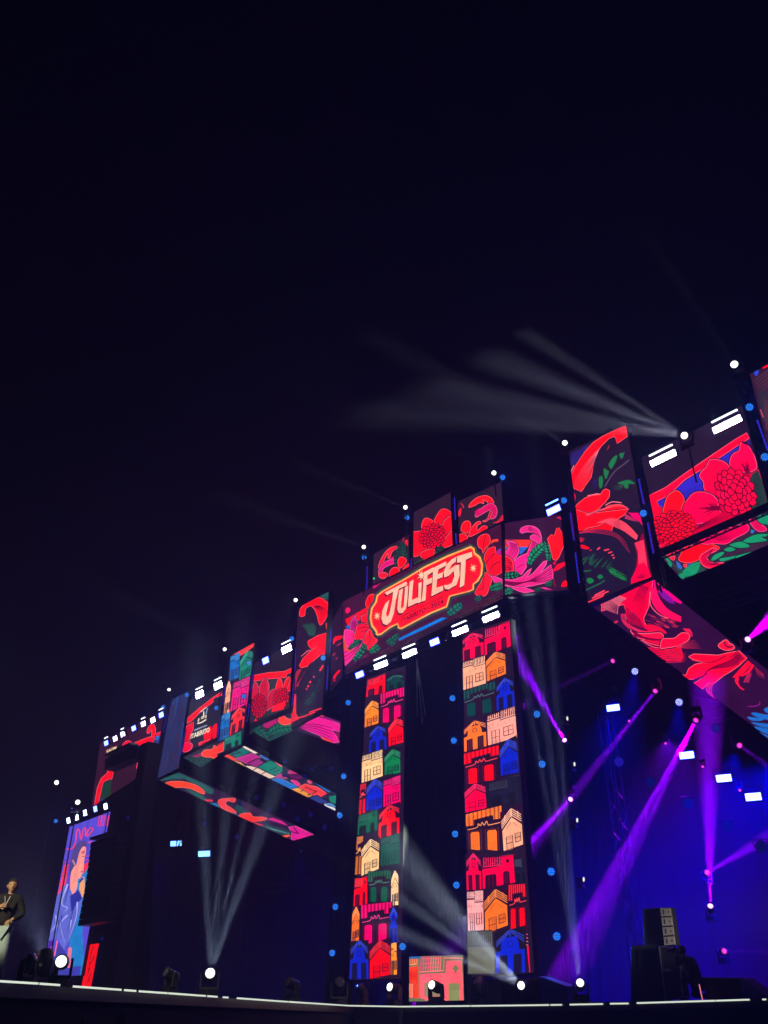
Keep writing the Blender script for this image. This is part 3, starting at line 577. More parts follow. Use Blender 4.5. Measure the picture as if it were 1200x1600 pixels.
def art_header(a):
    z = Z(500, 900, .1125)                       # left side flowers
    a.poly(z([(355, 610), (640, 440), (700, 520), (400, 720)]), RED); a.poly(z([(355, 700), (440, 670), (520, 600), (560, 700), (440, 780)]), (40, 90, 180))
    a.poly(z([(430, 700), (440, 620), (500, 545), (490, 600), (520, 660), (480, 760), (430, 750)]), (190, 20, 120), True, .6)
    fan(a, z([(450, 640), (440, 740)]), z([(500, 620), (500, 750)]), 4, .5, OLN)
    a.poly(z([(345, 760), (400, 750), (470, 780), (480, 900), (400, 990), (350, 900)]), PNK, True, .6)
    for q in ([(575, 570), (640, 530), (700, 540), (705, 600), (660, 670), (600, 660)], [(500, 780), (520, 690), (600, 660), (690, 680), (690, 740), (620, 850), (560, 890), (490, 880), (475, 840)]): a.poly(z(q), (240, 16, 40), True, .7)
    for i in range(3): a.line(z([(530 + i * 12, 690 + i * 50), (600, 660 + i * 55), (690, 690 + i * 30)]), .5, OLN, True)
    a.line(z([(520, 600), (570, 510), (650, 480), (705, 545)]), 2.2, (240, 16, 40), True)
    a.poly(z([(650, 430), (640, 370), (680, 280), (740, 255), (772, 300), (760, 370), (712, 480), (690, 470)]), RED, True, .7); a.line(z([(690, 290), (710, 440)]), .5, OLN)
    a.poly(z([(620, 870), (690, 740), (750, 850), (800, 890), (760, 950), (680, 1030), (650, 960), (615, 930)]), (240, 22, 40), True, .7); a.line(z([(690, 770), (700, 900), (660, 960)]), .5, OLN, True)
    a.poly(z([(330, 960), (420, 1040), (520, 980), (610, 880), (540, 1040), (420, 1180), (320, 1280), (290, 1150)]), PNK, False, .6)
    for i in range(3): a.line(z([(330, 1190 - i * 60), (440, 1110 - i * 46), (600, 900)]), .6, OLN, True)
    a.poly(z([(350, 900), (330, 820), (318, 840), (315, 920), (350, 1020), (410, 1050), (480, 1020), (400, 1020)]), (210, 70, 40), True)
    leafy(a, z([(420, 1000), (480, 950), (560, 900)]), 4, GRN, 5); leafy(a, z([(470, 1180), (560, 1080), (640, 960)]), 6, GRN, 6, (1, -1)); leafy(a, z([(690, 1060), (770, 1020), (820, 980)]), 6, GRN, 5); leafy(a, z([(940, 900), (1000, 920), (1030, 960)]), 5, GRN, 4)
    a.poly(z([(365, 500), (370, 460), (400, 440), (432, 465), (425, 500), (385, 522)]), (230, 20, 80), True); a.poly(z([(740, 140), (770, 115), (800, 130), (855, 95), (800, 150), (760, 175)]), (200, 20, 110), True)
    a.line(z([(615, 1130), (670, 1105)]), 1.2, (150, 20, 60))
    a.poly(z([(290, 1200), (318, 1180), (330, 1300), (318, 1390), (288, 1390)]), (180, 16, 70), True)
    z = Z(740, 790, 160 / 1200)                  # right side flowers (main face part)
    a.line(z([(130, 580), (180, 470), (240, 420), (300, 410)]), 3.2, (250, 60, 30), True)
    a.poly(z([(55, 440), (70, 380), (120, 345), (180, 345), (205, 400), (190, 460), (150, 500), (120, 560), (105, 510), (75, 495)]), (244, 14, 24), True, .8); a.line(z([(150, 350), (130, 430), (120, 500)]), .5, OLN, True)
    a.poly(z([(135, 640), (150, 560), (200, 505), (260, 490), (270, 560), (330, 590), (345, 700), (335, 790), (230, 830), (180, 800), (160, 720)]), (240, 14, 30), True, .8)
    a.line(z([(150, 690), (200, 620), (270, 560)]), .6, OLN, True); a.line(z([(200, 780), (240, 700), (320, 660)]), .6, OLN, True)
    a.poly(z([(150, 790), (190, 815), (220, 880), (195, 960), (165, 1040), (110, 1068), (30, 1040), (60, 960), (100, 900), (120, 830)]), (246, 20, 40), True, .8); a.line(z([(140, 830), (120, 900), (130, 960), (70, 1000)]), .6, OLN, True)
    a.poly(z([(210, 830), (260, 835), (345, 870), (345, 960), (270, 920)]), PNK, False, .6); leafy(a, z([(200, 980), (270, 960), (340, 940)]), 7, GRN, 6); leafy(a, z([(20, 1120), (60, 1100), (110, 1070)]), 4, (30, 110, 96), 4)
    a.poly(z([(275, 540), (330, 510), (345, 590), (290, 580)]), (180, 20, 120)); a.poly(z([(300, 520), (340, 500), (345, 540)]), (60, 70, 190))
    z = Z(575, 845, 1 / 6)
    a.poly(z([(300, 920), (460, 840), (700, 725), (755, 728), (500, 850), (300, 942)]), (0, 116, 210))
    leafy(a, z([(180, 960), (240, 930), (300, 880)]), 5, (20, 110, 90), 5); leafy(a, z([(760, 700), (820, 650), (890, 600)]), 7, (20, 120, 96), 5)
    a.line(z(BADGE + [BADGE[0]]), 8.5, (40, 66, 58)); a.poly(z(BADGE), (255, 120, 40))
    a.line(z(BADGE + [BADGE[0]]), 2.4, (255, 132, 50)); a.line(z(BADGE + [BADGE[0]]), .7, (255, 190, 104))
    cx = sum(p[0] for p in BADGE) / len(BADGE); cy_ = sum(p[1] for p in BADGE) / len(BADGE)
    a.poly(z([(p[0] + (cx - p[0]) * .022, p[1] + (cy_ - p[1]) * .03) for p in BADGE]), (252, 18, 32))
    for d, c in (((-9, 17), (92, 0, 36)), ((-4, 8), (92, 0, 36)), ((0, 0), (255, 182, 156))):
        for k in LET: a.poly(z([(x + d[0], y + d[1]) for x, y in LET[k]]), c)
        star(a, z([(515 + d[0] * .6, 330 + d[1] * .6)])[0], 10.5, (255, 190, 150) if c[0] > 200 else c, 8)
    star(a, z([(1000, 262)])[0], 8, (255, 200, 150)); star(a, z([(100, 710)])[0], 8, (255, 190, 140))
    a.line(z([(325, 715), (480, 640)]), .6, (110, 0, 40)); a.line(z([(500, 628), (720, 532)]), .6, (110, 0, 40))
    a.text('ITABIRITO', z([(328, 778), (558, 668), (558, 625), (328, 733)]), (84, 0, 36)); a.text('2024', z([(603, 642), (722, 594), (720, 552), (600, 600)]), (84, 0, 36))
    a.poly(z([(572, 640), (580, 628), (590, 634), (582, 648)]), (84, 0, 36))
def art_wing_right(a):
    z = Z(740, 790, 160 / 1200)
    a.poly([(770, 770), (900, 770), (900, 960), (770, 960)], (52, 16, 46))
    a.poly(z([(300, 402), (680, 402), (640, 485), (300, 500)]), (248, 44, 34)); a.poly(z([(290, 490), (640, 485), (560, 570), (330, 600)]), (34, 96, 196))
    a.poly(z([(300, 400), (360, 450), (380, 530), (330, 500)]), (248, 50, 40), True)
    a.poly(z([(370, 570), (410, 500), (415, 470), (388, 440), (430, 418), (490, 440), (530, 520), (510, 590), (450, 640)]), PNK, True, .7)
    fan(a, z([(430, 430), (440, 520), (400, 590)]), z([(500, 450), (515, 540), (470, 610)]), 6, .6, OLN)
    a.poly(z([(665, 470), (690, 410), (740, 430), (730, 470), (670, 530), (640, 620), (610, 680), (620, 720), (560, 810), (490, 780), (460, 660), (540, 600), (630, 560)]), (250, 30, 130), False, .7)
    fan(a, z([(700, 420), (650, 540)]), z([(735, 440), (665, 560)]), 4, .5, OLN); a.line(z([(600, 680), (500, 740)]), .6, OLN)
    a.poly(z([(545, 300), (570, 260), (640, 240), (720, 255), (770, 300), (800, 400), (780, 420), (760, 380), (700, 320), (620, 310), (570, 325)]), PNK, True, .6)
    a.poly(z([(665, 370), (700, 345), (760, 370), (800, 430), (760, 460), (730, 420), (680, 400)]), PNK, True, .6)
    fan(a, z([(650, 250), (740, 300), (790, 400)]), z([(640, 280), (720, 340), (770, 420)]), 4, .5, OLN)
    a.poly(z([(320, 600), (400, 600), (455, 650), (470, 760), (430, 770), (330, 790), (310, 760)]), (240, 16, 40), True, .8)
    for i in range(3): a.line(z([(340, 720 + i * 22), (400, 700 + i * 24), (440, 745 + i * 14)]), .6, OLN, True)
    for i in range(3): a.line(z([(330, 640 + i * 20), (400, 625 + i * 22), (450, 680 + i * 20)]), .5, OLN, True)
    leafy(a, z([(650, 700), (690, 600), (760, 520), (850, 440)]), 8, GRN, 8); leafy(a, z([(880, 660), (880, 560), (850, 440)]), 6, GRN, 7); leafy(a, z([(300, 830), (420, 830), (530, 810)]), 6, GRN, 6)
    a.poly(z([(230, 840), (340, 870), (460, 880), (570, 840), (650, 760), (680, 740), (660, 790), (620, 850), (700, 800), (820, 665), (860, 650), (850, 700), (780, 800), (910, 700), (930, 780), (930, 860), (840, 910), (700, 945), (560, 960), (440, 950), (330, 900)]), PNK, False, .7)
    for i in range(6): a.line(z([(330, 880 + i * 8), (480, 905 + i * 7), (640, 890 + i * 6 - i * i), (800, 800 + i * 20), (925, 700 + i * 32)]), .7, OLN if i % 2 else (150, 8, 74), True)
    a.poly(z([(345, 930), (480, 960), (600, 965), (720, 1010), (600, 1030), (540, 1010)]), PNK, False, .6); a.poly(z([(760, 960), (840, 965), (930, 995), (850, 990)]), PNK)
    leafy(a, z([(330, 1040), (390, 1020), (450, 990)]), 6, GRN, 5); leafy(a, z([(720, 1010), (760, 990), (790, 985)]), 3, GRN, 4); leafy(a, z([(840, 940), (880, 925), (920, 915)]), 4, GRN, 4)
    a.poly(z([(935, 640), (905, 520), (870, 400), (910, 350), (950, 360), (975, 280), (1000, 270), (1030, 320), (1060, 290), (1055, 400), (1075, 440), (1040, 520), (1000, 620), (970, 650)]), (255, 16, 20), False, .5)
    a.poly(z([(930, 770), (980, 700), (1090, 660), (1090, 700), (1000, 760), (930, 790)]), (230, 10, 40)); a.poly(z([(930, 680), (975, 655), (950, 710)]), (220, 10, 60))
    a.poly(z([(1030, 960), (1045, 910), (1080, 885), (1105, 930), (1090, 955)]), RED, True); a.poly(z([(975, 155), (1000, 140), (1050, 165), (1045, 200), (1010, 165)]), (220, 16, 70), True)
    a.line(z([(940, 870), (960, 960)]), 1., (150, 20, 40)); a.line(z([(300, 400), (300, 400)]), .1, OLN)
    a.line(z([(300, 200), (345, 1060)]), .9, (12, 8, 16))
def art_wing_left(a):
    z = Z(500, 900, .1125)
    a.poly([(510, 900), (540, 900), (540, 1090), (510, 1090)], (40, 16, 42))
    a.poly(z([(190, 950), (192, 880), (230, 838), (320, 830), (300, 870), (230, 900)]), RED, True); a.poly(z([(190, 1440), (205, 1370), (275, 1300), (272, 1340), (220, 1400), (212, 1460)]), RED, True)
    for q in ([(180, 1110), (215, 1070)], [(225, 1160), (250, 1130)], [(240, 970), (300, 930)]): a.line(z(q), 1.1, (190, 30, 60))
def art_top_left(a):
    z = Z(500, 740, 160 / 1200)
    a.poly(z([(690, 1110), (710, 1020), (780, 910), (860, 860), (935, 858), (850, 910), (820, 990), (800, 990), (800, 930), (760, 1000), (740, 1050)]), (240, 16, 40), True, .6)
    a.poly(z([(690, 1200), (700, 1120), (760, 1040), (850, 1010), (870, 1050), (800, 1080), (740, 1120), (720, 1200)]), (226, 16, 110), True, .5); a.poly(z([(820, 1000), (870, 970), (870, 1010)]), (220, 20, 110))
    leafy(a, z([(900, 1080), (920, 950), (975, 800)]), 6, (24, 78, 62), 9); leafy(a, z([(1000, 1080), (1000, 950), (975, 800)]), 5, (24, 78, 62), 8)
    a.poly(z([(925, 1080), (925, 1010), (970, 980), (1015, 1010), (1010, 1050), (950, 1110)]), RED, True, .6); a.poly(z([(960, 1170), (1000, 1100), (1045, 1060), (1045, 1130)]), RED, True, .6)
    a.poly(z([(820, 1170), (860, 1110), (920, 1110), (950, 1180), (920, 1240), (830, 1260)]), RED, True, .7); a.poly(z([(1000, 790), (1035, 780), (1035, 850), (1010, 830)]), (240, 20, 40), True); a.line(z([(975, 800), (995, 735)]), .9, (200, 20, 60))
    a.poly(z([(700, 1180), (740, 1160), (800, 1180), (760, 1230), (710, 1220)]), (236, 20, 40), True, .5)
def art_top_mid(a):
    z = Z(630, 750, .1417)
    for q in ([(110, 830), (112, 600), (150, 570), (205, 570), (230, 600), (260, 780), (200, 820)], [(205, 520), (235, 430), (290, 430), (350, 480), (330, 570), (250, 580)], [(350, 470), (380, 380), (440, 320), (520, 350), (530, 410), (470, 500)], [(440, 480), (545, 400), (545, 560), (480, 640)],
              [(400, 730), (470, 640), (548, 560), (550, 700), (460, 745)], [(190, 810), (340, 760), (330, 850), (290, 880), (245, 890)]): a.poly(z(q), (246, 10, 22), True, .7)
    petalmum(a, z([(325, 620)])[0], 20, 17.5, -.5, (250, 8, 30), ((1., 17), (.78, 14), (.55, 11), (.34, 7), (.16, 4)), .45)
    leafy(a, z([(130, 940), (200, 910), (240, 900)]), 5, (24, 84, 62), 6); leafy(a, z([(350, 860), (400, 790), (440, 740)]), 4, (24, 84, 62), 5)
def art_top_right(a):
    z = Z(630, 750, .1417)
    a.poly(z([(725, 300), (760, 240), (830, 190), (920, 175), (980, 210), (1000, 265), (940, 270), (930, 240), (880, 220), (890, 260), (850, 250), (780, 285)]), (248, 16, 22), True, .6)
    a.poly(z([(805, 410), (810, 360), (900, 290), (980, 260), (1035, 320), (1020, 410), (960, 430), (950, 390), (990, 360), (960, 330), (880, 370)]), (214, 16, 90), True, .6); a.poly(z([(880, 455), (930, 430), (960, 350), (985, 360), (960, 420), (910, 460)]), (210, 20, 50), True, .5)
    a.poly(z([(790, 350), (850, 305), (820, 370), (800, 380)]), (200, 16, 100)); a.poly(z([(985, 470), (1040, 455), (1105, 380), (1110, 455), (1060, 475)]), (200, 30, 60), True)
    a.poly(z([(645, 560), (660, 480), (710, 452), (745, 480), (740, 540), (715, 585)]), (248, 12, 16), True, .6); a.poly(z([(630, 685), (622, 610), (670, 595), (712, 625), (700, 665)]), (248, 12, 16), True, .6)
    a.poly(z([(735, 625), (740, 560), (800, 480), (845, 458), (860, 480), (820, 500), (820, 560), (880, 510), (925, 515), (915, 545), (840, 580)]), (244, 12, 26), True, .6)
    a.poly(z([(615, 400), (612, 350), (640, 310), (645, 350), (630, 400)]), (230, 20, 40), True); a.line(z([(640, 258), (668, 290), (665, 310)]), 1.2, (220, 30, 60))

def art_portal_left(a):
    z = Z(380, 920, .1625)
    a.poly(z([(720, 80), (820, 30), (828, 110), (760, 95)]), (30, 76, 72))
    a.poly(z([(548, 262), (552, 200), (600, 140), (690, 92), (760, 95), (812, 140), (820, 200), (808, 260), (745, 350), (715, 260), (690, 200), (650, 165), (600, 195), (592, 255)]), RED, True, .7)
    fan(a, z([(680, 170), (740, 230), (745, 340)]), z([(720, 160), (800, 200), (808, 265)]), 7, .55, OLN)
    a.line(z([(800, 330), (806, 390)]), 1.2, (250, 60, 40)); a.line(z([(805, 120), (820, 150)]), 1.2, (250, 60, 60))
    for i in range(8): a.line(z([(570 + i * 14, 350 - i * 3), (600 + i * 14, 380), (640 + i * 6, 450)]), 1.0, (30, 74, 60), True)
    a.poly(z([(640, 500), (720, 450), (800, 425), (800, 620), (740, 640), (680, 690), (640, 740), (560, 760), (542, 740), (580, 670), (650, 600), (720, 560), (660, 580), (630, 540), (625, 505), (650, 490)]), RED, False, .7)
    a.line(z([(560, 650), (620, 600), (650, 590)]), .6, LIT)
    for i in range(6): a.line(z([(780 - i * 5, 640 + i * 5), (680 - i * 8, 720 + i * 4), (600 - i * 6, 820 + i * 6), (560 - i * 9, 940)]), .75, (226, 30, 60) if i % 2 else (120, 20, 60), True)
    a.poly(z([(520, 790), (560, 780), (520, 880), (500, 980), (492, 960), (500, 860)]), (170, 34, 60), True)
    a.poly(z([(540, 900), (640, 720), (780, 640), (760, 900), (750, 1130), (700, 1180), (560, 1200), (520, 1100)]), (34, 18, 42))
    for q in ([(740, 790), (775, 735)], [(640, 905), (655, 890)], [(622, 945), (635, 930)], [(612, 970), (616, 960)], [(678, 850), (690, 845)]): a.line(z(q), 2., (240, 40, 50))
    for i in range(30): x = 560 + random.random() * 180; y = 1200 - (x - 560) * 1.6 + random.uniform(-60, 60); a.line(z([(x, y), (x + 30, y - 20)]), random.uniform(.8, 1.6), random.choice([(24, 70, 62), (30, 86, 60), (24, 56, 56)]), False, True)
    a.poly(z([(470, 1000), (515, 1020), (505, 1150), (540, 1260), (460, 1290), (465, 1100)]), (110, 10, 40))
    for i in range(15): a.line(z([(468, 1015 + i * 14), (514, 1022 + i * 15)]), 1.3, (245, 46, 60))
    a.poly(z([(470, 1180), (500, 1180), (545, 1250), (470, 1290), (400, 1290)]), (244, 40, 54)); fan(a, z([(480, 1180), (540, 1250)]), z([(400, 1260), (500, 1290)]), 6, .8, (70, 8, 40), False)
    for q in ([(640, 1190), (760, 1150)], [(600, 1225), (700, 1185)], [(540, 1240), (610, 1225)], [(680, 1175), (720, 1165)]): a.line(z(q), 1.3, (246, 46, 60))
def art_flowers_left(a):
    z = Z(380, 920, .1625)
    a.poly(z([(80, 860), (470, 780), (470, 1140), (60, 1290)]), (40, 42, 46))
    a.poly(z([(98, 890), (100, 835), (240, 808), (400, 795), (465, 765), (468, 800), (420, 820), (415, 850), (260, 865)]), (244, 14, 24), False, .6)
    for q in ([(80, 1050), (95, 950), (120, 900), (150, 950), (150, 1030)], [(160, 1010), (170, 920), (215, 860), (250, 930), (235, 1040), (190, 1060)], [(215, 1170), (230, 1060), (270, 980), (320, 970), (330, 1040), (290, 1130)]): a.poly(z(q), (196, 20, 48), True, .7)
    for q in ([(318, 960), (335, 880), (355, 850), (380, 920), (370, 975)], [(395, 950), (410, 880), (450, 850), (450, 920), (420, 980)], [(425, 980), (445, 900), (470, 860), (470, 960)]): a.poly(z(q), (244, 16, 26), True, .6)
    petalmum(a, z([(155, 1130)])[0], 11, 17, .1, (220, 18, 40), ((1., 15), (.75, 12), (.5, 8), (.25, 5)), .45); petalmum(a, z([(370, 1060)])[0], 11, 16, .25, (250, 18, 34), ((1., 15), (.75, 12), (.5, 8), (.25, 5)), .45)
    a.poly(z([(280, 1190), (300, 1130), (420, 1080), (400, 1160)]), (246, 24, 40)); a.poly(z([(110, 1280), (130, 1250), (150, 1270)]), (240, 20, 60))
def art_under_left(a):
    z = Z(380, 920, .1625)
    a.poly([(380, 1100), (560, 1100), (560, 1190), (380, 1190)], (36, 30, 52))
    a.poly(z([(180, 1290), (280, 1240), (340, 1240), (340, 1280), (240, 1340), (200, 1330)]), (166, 24, 96))
    leafy(a, z([(90, 1340), (150, 1360), (240, 1460)]), 9, (24, 96, 78), 7); leafy(a, z([(240, 1400), (330, 1340), (480, 1320)]), 9, (22, 110, 84), 8); a.poly(z([(300, 1400), (480, 1350), (400, 1400), (250, 1460)]), (26, 70, 66))
    a.poly(z([(340, 1260), (380, 1210), (420, 1240), (500, 1260), (460, 1290), (380, 1300)]), (246, 60, 50), True, .5); a.poly(z([(480, 1360), (490, 1310), (540, 1340)]), PNK)
def art_ramp_left(a):
    z = Z(380, 920, .1625)
    a.poly([(440, 1080), (580, 1080), (580, 1200), (440, 1200)], (44, 24, 56))
    a.poly(z([(470, 1310), (600, 1250), (760, 1230), (900, 1290), (1010, 1340), (1010, 1400), (860, 1350), (900, 1420), (920, 1470), (860, 1480), (740, 1410), (560, 1340)]), (228, 28, 136), False, .6)
    a.poly(z([(700, 1225), (740, 1200), (860, 1230), (1010, 1300), (1010, 1330), (860, 1270)]), (120, 24, 96)); a.poly(z([(720, 1215), (810, 1185), (820, 1205), (760, 1225)]), (240, 70, 40), True)
    for i in range(5): a.line(z([(540, 1310 + i * 6), (700, 1300 + i * 22), (860, 1340 + i * 30)]), .7, (120, 8, 90), True)
    a.poly(z([(740, 1420), (840, 1450), (870, 1480), (780, 1460)]), (230, 60, 60)); a.poly(z([(920, 1450), (1000, 1490), (1000, 1510), (920, 1480)]), (220, 60, 70)); a.poly(z([(880, 1370), (1010, 1410), (980, 1470), (930, 1450)]), (130, 30, 70))
def art_city_left(a):
    z = Z(240, 1000, .14375)
    a.poly([(330, 990), (420, 990), (420, 1200), (330, 1200)], (34, 26, 46))
    for k, c, q in [('B', SKY, [(822, 460), (945, 400), (948, 130), (835, 180)]), ('A', (16, 130, 104), [(930, 445), (1060, 385), (1100, 60), (945, 180)]), ('A', SAL, [(765, 815), (832, 790), (855, 440), (800, 455)]),
                    ('B', (232, 20, 120), [(835, 785), (1030, 735), (1060, 395), (875, 465)]), ('D', (250, 40, 40), [(830, 1060), (990, 950), (1018, 700), (858, 780)]), ('B', SKY, [(705, 1115), (830, 1065), (850, 780), (735, 825)]),
                    ('S', (16, 116, 96), [(772, 1205), (968, 1140), (968, 1000), (780, 1070)])]: house(a, k, c, *q, z)
    a.poly(z([(845, 175), (1110, 30), (1110, 70), (960, 180), (950, 140)]), (246, 60, 50)); a.poly(z([(690, 1240), (690, 1150), (778, 1110), (770, 1210)]), (246, 50, 40), False, .6); a.line(z([(700, 1150), (770, 1120)]), .8, OLN)
def art_logo(a):
    z = Z(290, 1080, .05)
    a.poly([(280, 1060), (360, 1060), (360, 1200), (280, 1200)], (36, 32, 46))
    a.poly(z([(60, 1000), (50, 860), (400, 560), (860, 200), (1120, 30), (1150, 120), (880, 210), (860, 340), (540, 580), (180, 940)]), (246, 12, 24), False, .5)
    a.poly(z([(-120, 1640), (0, 1200), (50, 1080), (260, 960), (230, 1200), (120, 1500), (160, 1640), (-20, 1800)]), (232, 10, 40), False, .5); a.poly(z([(-150, 1800), (-60, 1620), (200, 1640), (180, 1800), (0, 1900)]), (236, 14, 60), True, .5)
    a.poly(z([(580, 1500), (590, 1320), (760, 1100), (820, 1180), (790, 1540), (580, 1600)]), (240, 12, 22), True); a.poly(z([(850, 1480), (850, 1150), (990, 1020), (960, 1460)]), (240, 12, 22), True); a.poly(z([(420, 1620), (760, 1500), (780, 1600), (430, 1760)]), (240, 12, 30), False, .5)
    c = (250, 226, 206)
    a.line(z([(375, 1010), (500, 980), (655, 885)]), 1.4, c); a.line(z([(400, 950), (430, 850)]), 1.2, c); a.line(z([(640, 840), (650, 740)]), 1.1, c); a.line(z([(640, 720), (680, 600), (690, 520)]), .9, (130, 170, 210)); a.line(z([(480, 650), (660, 500)]), .9, c)
    a.poly(z([(560, 840), (560, 640), (590, 620), (600, 840)]), c); a.poly(z([(480, 860), (520, 770), (600, 790), (600, 840), (500, 880)]), (200, 190, 150)); a.line(z([(430, 700), (460, 660)]), .7, (120, 150, 200))
    a.text('PREFEITURA', z([(275, 1250), (685, 1080), (685, 1040), (275, 1205)]), (190, 200, 220)); a.text('ITABIRITO', z([(165, 1500), (760, 1270), (760, 1120), (180, 1345)]), (255, 236, 206))
def art_under_logo(a):
    z = Z(240, 1000, .14375)
    a.poly([(270, 1150), (360, 1150), (360, 1220), (270, 1220)], (46, 40, 54))
    for i in range(4): leafy(a, z([(340 + i * 70, 1290 - i * 18), (450 + i * 60, 1310 - i * 16), (540 + i * 56, 1360 - i * 28)]), 5, (34, 92, 80), 5)
    a.poly(z([(410, 1260), (520, 1215), (560, 1250), (480, 1270)]), (140, 30, 80)); a.poly(z([(520, 1240), (560, 1190), (640, 1180), (660, 1140), (700, 1170), (700, 1220), (720, 1290), (690, 1310), (640, 1270), (570, 1265)]), (246, 60, 44), True, .5)
def art_blue_panel(a):
    z = Z(240, 1000, .14375)
    a.poly([(230, 1060), (310, 1060), (310, 1230), (230, 1230)], (38, 44, 84))
    for i in range(34):
        x = 60 + random.random() * 300; y = 600 + random.random() * 700; a.line(z([(x, y), (x - 40, y + 250 + random.random() * 100)]), random.uniform(1, 3.4), random.choice([(34, 54, 120), (52, 36, 70), (30, 42, 92), (66, 34, 56), (36, 70, 140)]), False, True)
def art_city_ramp(a):
    z = Z(330, 1150, .18333)
    a.poly([(330, 1150), (560, 1150), (560, 1290), (330, 1290)], (36, 34, 56)); ok = (26, 18, 36)
    for q, c in (([(60, 160), (120, 135), (210, 190), (290, 262), (200, 215)], (236, 66, 50)), ([(120, 132), (255, 95), (335, 135), (215, 182)], (30, 110, 104)), ([(215, 190), (350, 145), (420, 180), (310, 235)], (186, 40, 130)), ([(200, 215), (250, 225), (300, 265), (250, 250)], (240, 150, 70)),
                 ([(255, 82), (285, 78), (405, 140), (370, 145)], (232, 206, 190)), ([(300, 255), (380, 262), (545, 345), (490, 362)], (235, 200, 180)), ([(310, 235), (400, 190), (470, 240), (400, 262)], (150, 40, 120)), ([(415, 165), (450, 160), (530, 210), (500, 215)], (40, 92, 180)),
                 ([(400, 262), (500, 205), (608, 255), (608, 300), (550, 335)], (26, 120, 104)), ([(530, 205), (560, 205), (608, 245), (600, 260)], (236, 90, 80)), ([(545, 345), (590, 318), (650, 360), (600, 360)], (190, 40, 120)), ([(655, 310), (680, 280), (730, 290), (770, 330), (700, 330)], (190, 40, 120)),
                 ([(515, 365), (590, 360), (740, 430), (690, 450), (600, 410)], (34, 108, 196)), ([(680, 375), (720, 370), (760, 410), (740, 425)], (220, 40, 130)), ([(650, 330), (740, 330), (790, 350), (740, 372), (680, 350)], (90, 20, 80)),
                 ([(690, 452), (750, 440), (870, 510), (820, 525)], (240, 150, 66)), ([(750, 430), (800, 405), (900, 430), (1000, 490), (940, 520), (860, 495)], (238, 58, 60)), ([(820, 380), (850, 372), (865, 395), (835, 400)], (220, 60, 110)), ([(860, 380), (890, 375), (1030, 460), (1000, 480)], (30, 100, 170)),
                 ([(830, 525), (900, 505), (1000, 560), (930, 570)], (40, 60, 130)), ([(945, 520), (1000, 490), (1000, 530)], (40, 40, 70)), ([(1005, 510), (1060, 500), (1100, 540), (1050, 575), (1010, 550)], (26, 126, 100)), ([(965, 580), (1000, 570), (1075, 635), (1060, 645)], (220, 210, 220)), ([(980, 575), (1020, 570), (1060, 600)], (40, 130, 200))):
        a.poly(z(q), c, False, .7, ok)
    for q in ([(160, 130), (200, 155)], [(215, 118), (255, 145)], [(170, 160), (250, 130)], [(360, 285), (390, 268)], [(430, 320), (465, 300)], [(500, 290), (560, 262)], [(530, 305), (590, 280)], [(800, 430), (900, 470)], [(860, 490), (905, 465)], [(760, 470), (790, 455)], [(820, 500), (850, 490)]): a.line(z(q), .9, ok)
def art_scroll_ramp(a):
    z = Z(230, 960, .275)
    a.poly([(230, 1190), (500, 1190), (500, 1330), (230, 1330)], (44, 26, 56))
    for q in ([(75, 940), (170, 900), (230, 930), (160, 935)], [(170, 900), (240, 925), (370, 990), (360, 1020), (290, 980)], [(210, 990), (280, 1010), (340, 1050), (310, 1050)]): a.poly(z(q), (34, 88, 84), True)
    a.poly(z([(105, 960), (140, 948), (210, 950), (280, 970), (325, 1005), (315, 1018), (250, 990), (190, 980), (130, 985)]), (246, 66, 40), True, .5)
    a.poly(z([(320, 1050), (370, 1050), (375, 1062), (340, 1062)]), (220, 50, 80)); a.poly(z([(340, 1070), (400, 1070), (520, 1140), (480, 1140)]), (40, 110, 170))
    z = Z(330, 1150, .18333)
    a.poly(z([(60, 560), (90, 535), (200, 530), (195, 560), (140, 550), (125, 580), (190, 625), (215, 655), (170, 645), (90, 610)]), (240, 56, 56), True, .5); a.poly(z([(200, 600), (240, 585), (300, 640), (240, 660)]), (36, 70, 76), True)
    a.poly(z([(260, 570), (300, 565), (430, 640), (380, 660), (300, 640)]), (60, 34, 62), True); a.poly(z([(240, 670), (330, 655), (355, 685), (430, 688), (475, 700), (440, 715), (340, 730), (270, 710)]), (246, 52, 44), True, .5); a.poly(z([(160, 655), (190, 660), (240, 690), (210, 680)]), (240, 60, 60))
    a.poly(z([(480, 705), (520, 692), (600, 720), (660, 765), (600, 745), (520, 720)]), (206, 36, 130)); a.poly(z([(350, 735), (420, 745), (465, 768), (400, 755)]), (230, 60, 70)); a.poly(z([(450, 770), (500, 755), (690, 820), (610, 840)]), (36, 64, 70), True)
    for i in range(6): a.line(z([(470 + i * 30, 770 + i * 10), (540 + i * 26, 800 + i * 6)]), .8, (90, 140, 140))
    a.poly(z([(600, 848), (660, 838), (680, 850), (640, 862)]), (246, 90, 60)); a.poly(z([(660, 775), (720, 765), (885, 845), (710, 890), (680, 870), (690, 820)]), (222, 30, 140), False, .6); a.line(z([(700, 770), (745, 830)]), 1., (70, 8, 80)); a.line(z([(680, 810), (740, 828)]), 1., (70, 8, 80))
